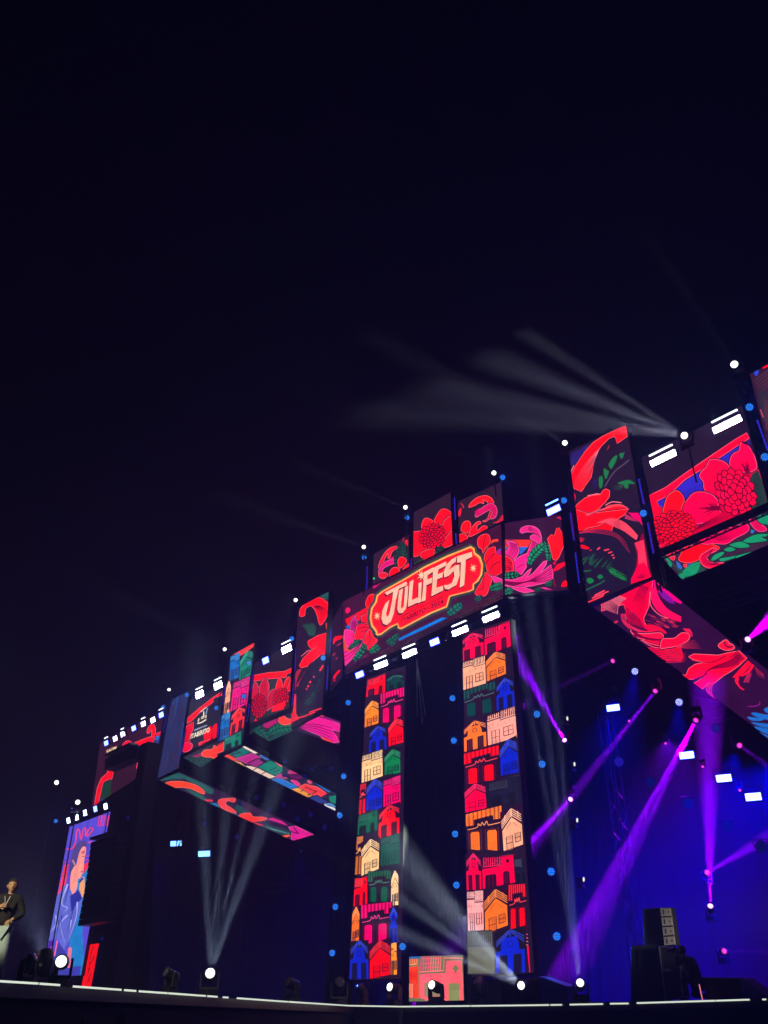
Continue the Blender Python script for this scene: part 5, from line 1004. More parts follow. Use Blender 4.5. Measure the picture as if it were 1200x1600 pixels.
for i, (x, y, m) in enumerate(((166, 1161, bl), (180, 1154, wl), (192, 1147, wl), (209, 1138, bl), (224, 1131, wl), (239, 1125, wl), (252, 1117, bl))):
    strobe('%s floodlight from the left in the row over the far left screen, %s' % (names[i], 'blue' if m == bl else 'white'), x, y, .2, .5, .28, far[m], i % 2 == 0, group='floodlights over the far left screen')
for i, (x, y, m) in enumerate(((107, 1282, wl), (120, 1277, wl), (133, 1270, wl), (149, 1264, bl), (165, 1260, wl))):
    strobe('%s floodlight from the left above the singer screen, %s' % (names[i], 'blue' if m == bl else 'white'), x, y, -.3, .42, .32, far[m], False, group='floodlights over the singer screen')
for i, (x, y, n) in enumerate(((958, 1106, 4.4), (1073, 1180, 4.4), (1131, 1216, 4.4), (1177, 1245, 4.4))):
    strobe('%s dazzling rectangular lamp from the left under the right stage roof' % names[i], x, y, n, .46, .22, 'strobe_roof', False, tilt=.1, yaw=.45, group='rectangular lamps under the right roof')
for i, (x, y) in enumerate(((275, 1318), (319, 1334))): strobe(('left' if i == 0 else 'right') + ' pale blue rectangular lamp hanging deep in the left stage', x, y, 9, .85, .34, 'strobe_cyan', False, tilt=.2, yaw=.6, group='pale blue lamps deep in the left stage')

# LED par cans --------------------------------------------------------
_c = MB(); _c.lathe([(.09, -.2), (.13, -.17), (.135, 0), (.125, .0)], 14); CAN = _c.mesh('can'); CAN.materials.append(M['plastic'])
def diodes(m, ring=True):
    mb = MB(); pts = [(0, 0)] + [(.055 * math.cos(i * math.pi / 3), .055 * math.sin(i * math.pi / 3)) for i in range(6)] + [(.1 * math.cos(i * math.pi / 6), .1 * math.sin(i * math.pi / 6)) for i in range(12)]
    for x, y in pts:
        k = [(x + .015 * math.cos(j * math.pi / 3), y + .015 * math.sin(j * math.pi / 3), .01) for j in range(6)]; mb.add(k, [tuple(range(6))])
    me = mb.mesh('diodes'); me.materials.append(M[m]); return me
DI = {k: diodes(k) for k in ('diode_blue', 'diode_dim', 'diode_deep', 'diode_white')}
_k = MB()
for s in (-1, 1): _k.tube((s * .15, 0, -.08), (s * .15, .12, -.08), .012, seg=5)
_k.tube((-.15, .16, -.08), (.15, .16, -.08), .014, seg=5); _k.tube((-.15, .0, -.08), (-.15, .16, -.08), .012, seg=5); _k.tube((.15, .0, -.08), (.15, .16, -.08), .012, seg=5); BRK = _k.mesh('bracket'); BRK.materials.append(M['dark_metal'])
def par(label, px, py, n, s=1., m='diode_blue', aim=None, power=0, deg=50, group='round blue LED spotlights'):
    p = fr(px, py, n); t = thing('par_light', label, 'stage light', p, 0, group); t.scale = (s, s, s)
    d = V(aim) if aim is not None else (EYE + V((4, 0, 2)) - p)
    t.rotation_mode = 'QUATERNION'; t.rotation_quaternion = d.normalized().to_track_quat('Z', 'Y')
    link('can', CAN, None, t); link('diodes', DI[m], None, t)['kind'] = 'stuff'; link('bracket', BRK, None, t)
    if power: spot(t, 'lamp', V((0, 0, .05)), V((0, 0, 1)), (.02, .12, 1), power, deg, .8, .1)
    return t
PW = 380
pars = [(828, 983, 4.6, 'top of the drape right of the right tower'), (839, 1116, 4.6, 'second from the top on the drape right of the right tower'), (847, 1194, 4.6, 'third from the top on the drape right of the right tower'), (861, 1362, 4.6, 'fourth from the top on the drape right of the right tower'), (870, 1463, 4.6, 'lowest on the drape right of the right tower'),
        (707, 1091, 1.4, 'topmost at the left edge of the right tower'), (709, 1157, 1.4, 'second from the top at the left edge of the right tower'), (711, 1303, 1.4, 'third from the top at the left edge of the right tower'), (713, 1383, 1.4, 'lowest at the left edge of the right tower'),
        (636, 1060, 1.4, 'topmost at the right edge of the left tower'), (636, 1116, 1.4, 'second from the top at the right edge of the left tower'), (632, 1320, 1.4, 'third from the top at the right edge of the left tower'), (629, 1479, .7, 'lowest at the right edge of the left tower'),
        (544, 1098, 1.4, 'topmost left of the left tower'), (537, 1213, 1.4, 'second from the top left of the left tower'), (531, 1274, 1.4, 'third from the top left of the left tower'), (524, 1417, 1.4, 'fourth from the top left of the left tower'), (519, 1489, 1.4, 'lowest left of the left tower'),
        (569, 871, 1.1, 'beside the top left screen above the badge'), (636, 809, 1.1, 'beside the big flower screen above the badge'), (785, 746, 1.1, 'on top of the rightmost screen above the badge'), (881, 782, 1.1, 'over the right end of the header wing'), (1005, 802, .8, 'on the upright between arm screen and dahlias'),
        (1171, 636, .8, 'above the right end of the dahlia screen'), (1195, 714, .7, 'at the right edge beside the dahlia screen'), (456, 998, .8, 'above the small dahlia screen'), (505, 1028, .8, 'on the upright left of the header'), (389, 1036, .8, 'on the left arm house screen'), (381, 1088, .8, 'on the lower part of the left arm house screen'), (338, 1106, .8, 'in front of the town hall logo screen'), (292, 1086, .8, 'above the left corner of the town hall logo screen'), (255, 1105, .5, 'at the right end of the far left floodlights'), (87, 1283, -.3, 'at the left end of the singer screen floodlights'), (246, 1153, .4, 'at the right edge of the far left screen')]
for x, y, n, l in pars: par('round blue LED spotlight ' + l, x, y, n, 1.1 if n > 4 else .95, power=PW if x > 500 else 300)
for (x, y), l in [((444, 1211), 'above the middle of the house ceiling strip'), ((476, 1213), 'right above the orange patch of the house ceiling strip'), ((488, 1202), 'highest of those above the house ceiling strip'), ((517, 1201), 'right of the top one above the house ceiling strip'), ((401, 1247), 'leftmost between the two long ceiling strips, upper'), ((421, 1265), 'just above the middle of the lowest ceiling strip'), ((443, 1258), 'between the two long ceiling strips, in the middle'), ((465, 1280), 'over the magenta end of the lowest ceiling strip'), ((485, 1273), 'right between the ends of the long ceiling strips'), ((507, 1293), 'right of the tip of the lowest ceiling strip'), ((376, 1256), 'leftmost above the scroll of the lowest ceiling strip'), ((370, 1308), 'under the middle of the lowest ceiling strip'), ((319, 1287), 'above the right pale blue rectangular lamp'), ((200, 1278), 'highest beside the hanging loudspeakers'), ((190, 1322), 'second beside the hanging loudspeakers'), ((171, 1414), 'third beside the hanging loudspeakers'), ((159, 1467), 'lowest, above the red screen strip'), ((534, 1227), 'at the end of the house ceiling strip beside the drape'), ((446, 1190), 'left above the house ceiling strip')]:
    par('dim deep blue lamp ' + l, x, y, 3.0 if x > 350 else 1.2, .8, 'diode_dim', group='dim blue lamps in the left stage')
for x, y, m, s, l in ((967, 1190, 'diode_deep', 1.35, 'violet-blue ringed LED lamp left of the wide violet beam'), (1016, 1222, 'diode_dim', 1.4, 'dim blue LED lamp just left of the wide violet beam'), (1075, 1255, 'diode_dim', 1.4, 'dim blue LED lamp between violet beam and right edge'), (1137, 1291, 'diode_dim', 1.4, 'dim blue LED lamp above the slanting violet beam'), (1189, 1323, 'diode_dim', 1.4, 'dim blue LED lamp inside the slanting violet beam'), (1118, 1138, 'diode_deep', 1.1, 'violet-blue dotted LED lamp below the red ceiling strip')):
    par(l, x, y, 6, s, m, aim=EYE - fr(x, y, 6))
for x, y, e, l in ((992, 1049, (930, 1500), 'white-dotted LED spotlight throwing blue light down, near the red ceiling strip'), (1061, 1097, (1040, 1520), 'white-dotted LED spotlight throwing blue light down, right of the first violet beam')):
    S = fr(x, y, 5); par(l, x, y, 5, 1.0, 'diode_white', aim=EYE - S); sp = spot(None, 'wash_lamp', S, to(S, e[0], e[1], 6.5), (.0, .0, 1), 15000, 46, .9, .1); sp.name = 'lamp'
    # the lamp belongs to the par that was just built
    t = [o for o in bpy.data.objects if o.name.startswith('par_light') and (o.location - S).length < .01][-1]; sp.parent = t; bpy.context.view_layer.update(); sp.matrix_parent_inverse = t.matrix_world.inverted()

# vertical blue dotted battens ---------------------------------------
def batten(label, x0, y0, x1, y1, n=.9, k=None, wd=.05):
    a, b = fr(x0, y0, n), fr(x1, y1, n); t = thing('light_batten', label, 'stage light', (a + b) / 2, 0, 'blue dotted light battens')
    d = (b - a); L = d.length; d.normalize(); a0 = a - t.location; b0 = b - t.location; X = d.cross(NN).normalized()
    mb = MB(); mb.box(((a0 + b0) / 2) + NN * .03, (L + .06, .05, wd + .03), (d, NN, X)); mb.build('housing', M['plastic'], t)
    mb = MB(); k = k or max(6, int(L / .09))
    for i in range(k): mb.box(a0 + d * (L * (i + .5) / k) - NN * .006, (L / k * .55, .012, wd), (d, NN, X))
    mb.build('diodes', M['diode_deep'], t)['kind'] = 'stuff'
bat = [(710, 777, 711.5, 812, 'upper batten between the two right screens above the badge'), (712, 833, 713, 850, 'lower batten between the two right screens above the badge'), (642.5, 872, 642.5, 888, 'batten between the two left screens above the badge'), (574, 885, 573, 921, 'batten at the left edge of the stepped screens above the badge'),
       (517.5, 983, 514.5, 1020, 'upper batten just left of the header'), (512.5, 1040, 510.5, 1078, 'lower batten just left of the header'), (891, 801, 897, 845, 'upper batten between header wing and right arm screen'), (899, 863, 905, 911, 'lower batten between header wing and right arm screen'),
       (998, 748, 1006, 788, 'upper batten left of the right dahlia screen'), (1012, 816, 1021, 865, 'lower batten left of the right dahlia screen'), (1183, 656, 1200, 704, 'batten at the right edge of the right dahlia screen'), (462.5, 1013, 461, 1048, 'upper batten right of the small dahlia screen'), (459.5, 1061, 456, 1104, 'lower batten right of the small dahlia screen'),
       (396, 1048, 392, 1081, 'upper batten left of the small dahlia screen'), (390, 1099, 386, 1128, 'lower batten left of the small dahlia screen'), (352.5, 1069, 348, 1101, 'upper batten right of the town hall logo'), (344, 1121, 340, 1155, 'lower batten right of the town hall logo'), (289.5, 1141, 282, 1180, 'batten left of the town hall logo'), (261, 1115, 255, 1145, 'batten right of the far left screen')]
for x0, y0, x1, y1, l in bat: batten('blue dotted light ' + l, x0, y0, x1, y1, .72)
# beam lamps standing on top of the structure --------------------------
def post(label, p, zb, r=.04):
    t = thing('lamp_post', label, 'post', (p.x, p.y, zb)); mb = MB(); mb.tube((0, 0, 0), (0, 0, p.z - zb), r); mb.build('pole', M['dark_metal'], t); mb = MB(); mb.box((0, 0, p.z - zb + .01), (.45, .4, .03)); mb.build('plate', M['dark_metal'], t)
tops = [(1146, 569, 19.4, 1.0, 'highest, near the right edge of the picture', [(1060, 440)], 100, 7), (1070, 679, 17.0, 1.0, 'over the dahlia screen throwing a broad striped beam to the left', [(760, 655), (760, 620), (800, 572), (850, 538)], 9000, (7, 8, 8, 5)),
        (881, 691, 18.6, .85, 'between the header wing and the right arm screen', [(790, 640)], 350, 8), (770, 738, 20.5, .8, 'above the rightmost screen over the badge', [(690, 700)], 100, 7), (632, 792, 20.0, .8, 'above the left of the big flower screen', [(540, 755)], 150, 7), (567, 854, 19.0, .8, 'above the left edge of the stepped screens', [(470, 820)], 250, 7),
        (460, 937, 17.0, .8, 'above the left arm screen', [(400, 910)], 100, 7), (349, 1014, 16.8, .8, 'left of the tall house screen on the arm', [(300, 990)], 150, 7), (262, 1077, 16.5, .7, 'above the blue streaked screen', [(220, 1050)], 100, 7)]
for x, y, zb, s, l, tg, pw, dg in tops:
    S = fr(x, y, .9); base = S - V((0, 0, .5 * s)) + NN * .1
    post('thin dark post under the beam lamp ' + l.split(' throwing')[0], base, zb)
    moving_head('white beam lamp ' + l, base, [to(S, *q, -1.1 if q[1] > 600 else -1.) for q in tg], s, 'lens_white', (1, 1, .82), pw, dg, face=(EYE - S).normalized() * .8 + to(S, *tg[0], -3).normalized() * .25, blend=.25, group='white beam lamps on top of the stage front')
for x, y, l in ((88, 1225, 'left of the two bare lamps high beside the singer screen'), (121, 1256, 'right of the two bare lamps high beside the singer screen')):
    S = fr(x, y, -.5); post('thin mast under a bare lamp beside the singer screen, ' + l.split()[0], S - V((0, 0, .5)), 0); moving_head('dazzling lamp on a mast, ' + l, S - V((0, 0, .5)), [EYE - S], 1.2, 'lens_white', (1, 1, .8), 0, group='lamps on masts beside the singer screen')
# lamps on the deck ----------------------------------------------------
def deck_lamp(label, px, py, ph, **k):           # px, py: foot of the base; ph: apparent height
    p = onz(px, py); q = p + (V((p.x, p.y, 0)).normalized()) * .4
    s = ph / (FPX * sT * sT + FPX * cT * cT) * (q.y) / 1 * 1.0; y = q.y
    s = ph * y * cT * cT / FPX / .70
    return moving_head(label, q, s=s, **k)
white = (.86, 1, .86)
S = onz(90, 1541) + V((0, 0, .5)); deck_lamp('brightly lit moving head lamp in front of the foot of the singer screen', 90, 1541, 58, dirs=[EYE + V((-1, 0, 1)) - S], lens='lens_white', power=6, color=white, deg=24)
deck_lamp('unlit moving head lamp beside the performer at the far left', 38, 1537.5, 50, dirs=[V((.3, -.3, 1))], face=(.7, -.2, .7))
deck_lamp('unlit moving head lamp facing sideways, left of the bright lamp with vertical beams', 265, 1553.6, 44, dirs=[V((1, -1, .6))], face=(-.6, -.5, .35))
S = onz(325, 1557) + V((0, 0, .6)); deck_lamp('bright lamp with a fan of pale beams going straight up, on the runway edge', 325, 1557.8, 50, dirs=[to(S, 322, 1340, -9.7), to(S, 346, 1340, -9.7), to(S, 386, 1350, -9.7), to(S, 366, 1345, -9.7)], lens='lens_white', power=13000, color=(.75, 1, .85), deg=(3.2, 3, 4.2, 2.2), face=(EYE - S).normalized() + V((0, 0, .25)))
deck_lamp('unlit moving head lamp standing alone on the runway edge, left of the corner', 456, 1567, 42, dirs=[V((0, 0, 1))], face=(-.6, -.55, .3))
deck_lamp('unlit moving head lamp facing the crowd just left of the left tower', 529, 1571.8, 46, dirs=[V((0, 0, 1))], face=(.15, -1, .45))
deck_lamp('dark moving head lamp below the left tower', 566, 1573.6, 36, dirs=[V((0, 0, 1))], face=(-.5, -.3, .8))
deck_lamp('moving head lamp with a small lit disc left of the pink house screen', 616, 1574, 40, dirs=[V((0, 0, 1))], lens='lens_white', face=(-.85, -1, .25))
deck_lamp('moving head lamp with a lit disc in front of the pink house screen', 682, 1573.6, 42, dirs=[V((0, 0, 1))], lens='lens_white', face=(-.8, -1, .3))
deck_lamp('black moving head lamp seen from behind, right of the pink house screen', 750, 1573, 44, dirs=[V((0, 0, 1))], face=(.3, 1, .6))
S = onz(820, 1571.5) + V((0, 0, .75)); tl = deck_lamp('dazzling lamp throwing a broad white beam to the upper left across the right tower', 820, 1571.6, 40, dirs=[to(S, 640, 1345, .3), to(S, 640, 1398, .3), to(S, 640, 1447, .3), to(S, 640, 1370, .3), to(S, 640, 1320, .3)], lens='lens_white', power=34000, color=(.85, 1, .75), deg=(5, 4, 4, 3, 6), face=(EYE - S).normalized() + V((-.35, 0, .1)))
S = onz(910, 1571) + V((0, 0, .8)); deck_lamp('dazzling lamp sending a narrow bundle of beams straight up beside the drape', 910, 1571, 40, dirs=[to(S, 868, 1240, -.25), to(S, 881, 1240, -.25), to(S, 856, 1250, -.25)], lens='lens_white', power=27000, color=(.8, .9, 1), deg=(2.4, 2., 2.), face=(EYE - S).normalized() + V((0, 0, .3)))
# magenta and violet lamps inside the right half of the stage ----------
vio = (.42, .0, 1); mag = (.85, .0, .8)
def inner(label, x, y, n, tx, ty, tn, lens='lens_magenta', color=vio, power=1500, deg=7, s=.75, hang=True, blend=.4):
    S = fr(x, y, n); d = to(S, tx, ty, tn); fc = (EYE - S).normalized() * .9 + d.normalized() * .5
    off = V((0, 0, .5 * s)) * (1 if hang else -1)
    return moving_head(label, S + off - fc.normalized() * .3 * s * 0, [d], s, lens, color, power, deg, hang, face=fc, blend=blend, group='violet beam lamps inside the right stage')
inner('white-hot lamp beside the drape with a broad violet beam going up to the left', 884, 1160, 4.2, 800, 1010, 3.7, power=75000, deg=8)
inner('white-hot lamp beside the drape with a violet beam going down to the left', 894, 1246, 4.2, 780, 1370, 3.4, power=30000, deg=7)
inner('small magenta lamp near the red ceiling strip with a thin violet beam to the left', 961, 1031, 4.4, 850, 1085, 4.8, 'lens_pink', power=2600, deg=4)
inner('small magenta lamp with a long thin violet beam running down to the left', 1026, 1077, 4.6, 880, 1262, 3.4, 'lens_pink', power=26000, deg=4.2)
inner('small magenta lamp with the widest violet beam running down to the left', 1089, 1122, 4.6, 940, 1420, 3.8, 'lens_pink', power=300000, deg=6.5)
inner('small magenta lamp under the red ceiling strip with a beam to the right', 1153, 1163, 4.8, 1260, 1240, 4.6, 'lens_pink', power=4500, deg=5)
inner('magenta lamp with a slanting violet beam rising to the right edge', 1103, 1364, 8, 1250, 1280, 6, 'lens_pink', power=13000, deg=7, hang=False)
inner('pinkish white lamp sending a violet beam straight up', 1110, 1420, 6.4, 1108, 1240, 6.8, power=30000, deg=9, hang=False)
inner('magenta lamp low on the right with a thin beam to the right', 1129, 1486, 7, 1260, 1486, 6.6, 'lens_pink', power=2100, deg=3.4, hang=False)
inner('white-hot lamp above the red ceiling strip with a pink fan to the upper right', 1166, 1001, 2.6, 1250, 930, 2.0, color=mag, power=21000, deg=20, hang=False)
for i, (x, y) in enumerate(((983, 1125), (1040, 1160), (1098, 1196), (1156, 1233))): inner('%s tiny pink lamp from the left between the rectangular lamps' % names[i], x, y, 6.2, x, y + 40, 6, 'lens_pink', power=0, s=.42)
# blue wash over the right stage
for i, (x, y, n, tx, ty, pw) in enumerate(((1250, 1180, 7, 1180, 1260, 38000), (1150, 1170, 5.5, 1120, 1330, 9000), (960, 1080, 5.5, 930, 1400, 6000))):
    t = par('blue wash lamp under the right stage roof, %s' % ('past the right edge of the picture' if i == 0 else 'in the glare between rectangular lamps' if i == 1 else 'beside the first rectangular lamp'), x, y, n, .9, 'diode_dim', aim=to(fr(x, y, n), tx, ty, n + .5), group='blue wash lamps')
    spot(t, 'lamp', V((0, 0, .06)), V((0, 0, 1)), (.0, .0, 1), pw, 75, 1, .15)
t = par('added violet fill lamp hanging over the middle of the right stage', 1040, 1150, 9, .9, 'diode_dim', aim=(0, -.1, -1), group='blue wash lamps'); spot(t, 'lamp', V((0, 0, .06)), V((0, 0, 1)), (.36, .0, 1), 4500, 120, 1, .15)  # lamp added to fill the haze with violet
t = par('blue wash lamp hanging in the left stage behind the ceiling strips', 470, 1330, 8, .9, 'diode_dim', aim=(0, -.1, -1), group='blue wash lamps'); spot(t, 'lamp', V((0, 0, .06)), V((0, 0, 1)), (.0, .0, 1), 500, 80, 1, .15)
t = par('blue wash lamp hanging far back in the left stage', 250, 1330, 9, .9, 'diode_dim', aim=(0, -.1, -1), group='blue wash lamps'); spot(t, 'lamp', V((0, 0, .06)), V((0, 0, 1)), (.0, .0, 1), 700, 80, 1, .15)
# white beam behind the performer
S = onz(95, 1545) + V((-1.2, 2.5, .5)); moving_head('dark lamp behind the singer screen foot with a faint grey beam to the upper left', S - V((0, 0, .5)), [S * 0 + (fr(10, 1290, 0) - S)], 1, 'off_lens', (.8, .9, 1), 300, 9, face=(-.3, .3, 1))
# small side lamps seen edge on
for x, y, l in ((881, 1119, 'upper'), (892, 1190, 'second'), (896, 1277, 'third'), (906, 1369, 'lowest')):
    S = fr(x, y, 4.3); moving_head('cream lit lamp seen from the side on the inner upright, %s one' % l, S - V((0, 0, .4)), [V((1, -.1, 0))], .62, 'lens_side', face=(.75, -.6, -.2), group='cream side lamps on the inner upright')
# ================================================================ loudspeakers and props
def speakers(label, px, y0, y1, wpx, n, k, group=None):
    """flown line array: one cabinet per box, hung from a bumper frame"""
    top = fr(px[0], y0, n); bot = fr(px[1], y1, n); wm = (fr(px[0] + wpx, y0 - wpx * .4, n) - top).dot(UU)
    t = thing('line_array_speaker', label, 'loudspeaker', top, 0, group); H = (bot - top); L = H.length
    mb = MB(); mb.box(UU * wm / 2 + V((0, 0, .12)), (wm * .8, .5, .12), (UU, NN, V((0, 0, 1)))); mb.tube(UU * wm / 2 + V((0, 0, .1)), UU * wm / 2 + V((0, 0, 1.6)), .03); mb.build('bumper_frame', M['dark_metal'], t)
    for i in range(k):
        z0 = -L * i / k; z1 = -L * (i + .92) / k; b = .02 * i * i / k; c = H.normalized()
        mb = MB(); p = [c * (-z0) - NN * b, c * (-z1) - NN * (b + .03)]
        A = [p[0], p[0] + UU * wm, p[1] + UU * wm, p[1]]; mb.prism(A, NN * .7); mb.build('speaker_cabinet', M['plastic'], t, .02)
    return t
speakers('upper hanging column of black loudspeakers in front of the far left screen', (164, 164), 1186, 1204, 50, -1.2, 3)
speakers('long hanging column of black loudspeakers covering the right edge of the singer screen', (142, 128), 1316, 1448, 42, -1.2, 13)
m = thing('speaker_mast', 'dark mast carrying both columns of black loudspeakers at the left', 'mast', V((fr(190, 1500, -.6).x, fr(190, 1500, -.6).y, 0))); mb = MB(); mb.box((0, 0, 7.6), (.9, .9, 15.2), (UU, NN, V((0, 0, 1)))); mb.build('column', M['cloth'], m, .03)
# one screen edge notch above the long column
def block(name, label, cat, quad, n, depth, m='plastic', bev=.02, part='body'):
    c = [hitp(x, y, W(0, n, 0), NN) for x, y in quad]; t = thing(name, label, cat, (c[2] + c[3]) / 2); mb = MB(); mb.prism([p - t.location for p in c], NN * depth); mb.build(part, M[m], t, bev); return t, c
t, c = block('subwoofer_stack', 'black stack of subwoofer boxes left of the row of pale amplifiers', 'loudspeaker', [(985, 1478), (1032, 1474), (1040, 1568), (985, 1570)], 1.2, .35)
mb = MB(); mb.prism([(p + (c[0] + c[2] - p * 2) * .12 / 1 * .5 - NN * .02) - t.location for p in c], NN * -.02); mb.build('grille', M['rubber'], t)
t, c = block('subwoofer', 'black box on top of the subwoofer stack beside the pale amplifiers', 'loudspeaker', [(1003, 1420), (1031, 1418), (1036, 1473), (1006, 1477)], 1.3, .3)
# amplifier rack: four pale panels
quad = [(1031, 1418), (1048, 1418), (1056, 1477), (1038, 1479)]
t, c = block('amplifier_rack', 'upright rack with four pale panels above the silver flight case', 'amplifier rack', quad, 1.1, .25)
for i in range(4):
    f0, f1 = (i + .06) / 4, (i + .9) / 4; A = [c[0].lerp(c[3], f0).lerp(c[1].lerp(c[2], f0), a) for a in (.04, .98)]; B = [c[0].lerp(c[3], f1).lerp(c[1].lerp(c[2], f1), a) for a in (.04, .98)]
    mb = MB(); P4 = [A[0], A[1], B[1], B[0]]; mb.prism([p - NN * .012 - t.location for p in P4], NN * .01); pn = mb.build('pale_panel', M['beige'], t, .003)
    mb = MB(); g = lambda a, b: A[0].lerp(A[1], a).lerp(B[0].lerp(B[1], a), b) - NN * .02 - t.location
    mb.prism([g(.26, .2), g(.34, .2), g(.34, .8), g(.26, .8)], NN * .01); mb.prism([g(.72, .42), g(.82, .42), g(.82, .6), g(.72, .6)], NN * .01); mb.build('slot', M['rubber'], pn)
# flight case with aluminium rims
t, c = block('flight_case', 'tall dark flight case with silver edges behind the crouching photographer', 'case', [(1031, 1479), (1062, 1483), (1068, 1560), (1041, 1562)], .9, .3)
for a, b in ((0, 1), (1, 2), (3, 0)):
    mb = MB(); mb.tube(c[a] - NN * .03 - t.location, c[b] - NN * .03 - t.location, .02, seg=6); mb.build('metal_edge', M['alu'], t)
mb = MB(); k1 = c[0].lerp(c[3], .45); k2 = c[1].lerp(c[2], .45); mb.tube(k1 - NN * .03 - t.location, k1.lerp(k2, .45) - NN * .03 - t.location, .03, seg=6); mb.build('latch_bar', M['alu'], t)
# wedge monitor with violet side
p = onz(1130, 1565.2) + NN * .5; t = thing('wedge_monitor', 'low black wedge monitor with a violet sloping side at the right of the stage edge', 'loudspeaker', p)
mb = MB(); e = [V((0, 0, 0)), V((0, 0, .34)), UU * .0]; X = UU; mb.prism([X * -.75, X * .95, X * .35 + V((0, 0, .46)), X * -.75 + V((0, 0, .50))], NN * .5); mb.build('body', M['plastic'], t, .02)
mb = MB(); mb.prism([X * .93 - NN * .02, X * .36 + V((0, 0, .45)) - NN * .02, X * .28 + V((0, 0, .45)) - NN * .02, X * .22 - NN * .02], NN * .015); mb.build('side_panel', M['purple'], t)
# case right of the grey skirt panel with a violet end
p = onz(812, 1572) + NN * .9; t = thing('floor_case', 'low black case with a violet end behind the dazzling lamp', 'case', p); mb = MB(); mb.box(V((0, 0, .32)) + UU * -.5, (1.5, .6, .64), (UU, NN, V((0, 0, 1)))); mb.build('body', M['plastic'], t, .02)
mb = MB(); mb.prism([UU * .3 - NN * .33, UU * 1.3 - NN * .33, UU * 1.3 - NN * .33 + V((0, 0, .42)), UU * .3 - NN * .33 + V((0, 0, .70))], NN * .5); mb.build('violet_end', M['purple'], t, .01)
# microphone tip at the lip
p = onz(1091, 1564.5) + NN * .2; t = thing('marker_stick', 'short pink-lit stick standing at the stage edge before the wedge monitor', 'stick', p); mb = MB(); mb.tube((0, 0, 0), (-.02, 0, .34), .012, seg=6); mb.build('stick', emis('pink_glow_stick', (1, .25, .3), 1, False), t)
# green indicator on the header
p = fr(584.5, 904, .9); t = thing('indicator_lamp', 'tiny green indicator light left of the badge', 'lamp', p); mb = MB(); mb.lathe([(.05, 0), (.04, .03), (.01, .04)], 8); o = mb.build('bulb', M['green_led'], t); t.rotation_euler = (math.pi / 2, 0, AZ - math.pi / 2)
mb = MB(); mb.lathe([(.07, -.06), (.07, 0)], 8); mb.build('socket', M['plastic'], t)
# rope hoists hanging from the header between the towers
t = thing('hoist_chains', 'thin pale hoist chains hanging between the two towers below the header', 'chain', fr(651, 1030, 1.6))
for x1, y1 in ((652, 1120), (660, 1130), (665, 1118)):
    mb = MB(); mb.tube((0, 0, 0), fr(x1, y1, 1.6) - t.location, .022, seg=5); mb.build('chain', M['alu'], t)

# ================================================================ people
def body(name, joints, edges, m, parent, sub=2, root=0):
    me = bpy.data.meshes.new(name); me.from_pydata([j[0] for j in joints], edges, []); o = link(name, me, m, parent)
    bpy.context.view_layer.objects.active = o
    md = o.modifiers.new('skin', 'SKIN'); md.use_smooth_shade = True
    for i, j in enumerate(joints):
        r = j[1]; me.skin_vertices[0].data[i].radius = (r, r) if not isinstance(r, tuple) else r
        me.skin_vertices[0].data[i].use_root = (i == root)
    sb = o.modifiers.new('sub', 'SUBSURF'); sb.levels = sub; sb.render_levels = sub; return o
def ell(name, c, r, m, parent, seg=16):
    me = bpy.data.meshes.new(name); bm = bmesh.new(); bmesh.ops.create_uvsphere(bm, u_segments=seg, v_segments=seg // 2 + 2, radius=1); 
    for v in bm.verts: v.co = V((v.co.x * r[0], v.co.y * r[1], v.co.z * r[2])) + V(c)
    bm.to_mesh(me); bm.free()
    for p in me.polygons: p.use_smooth = True
    return link(name, me, m, parent)
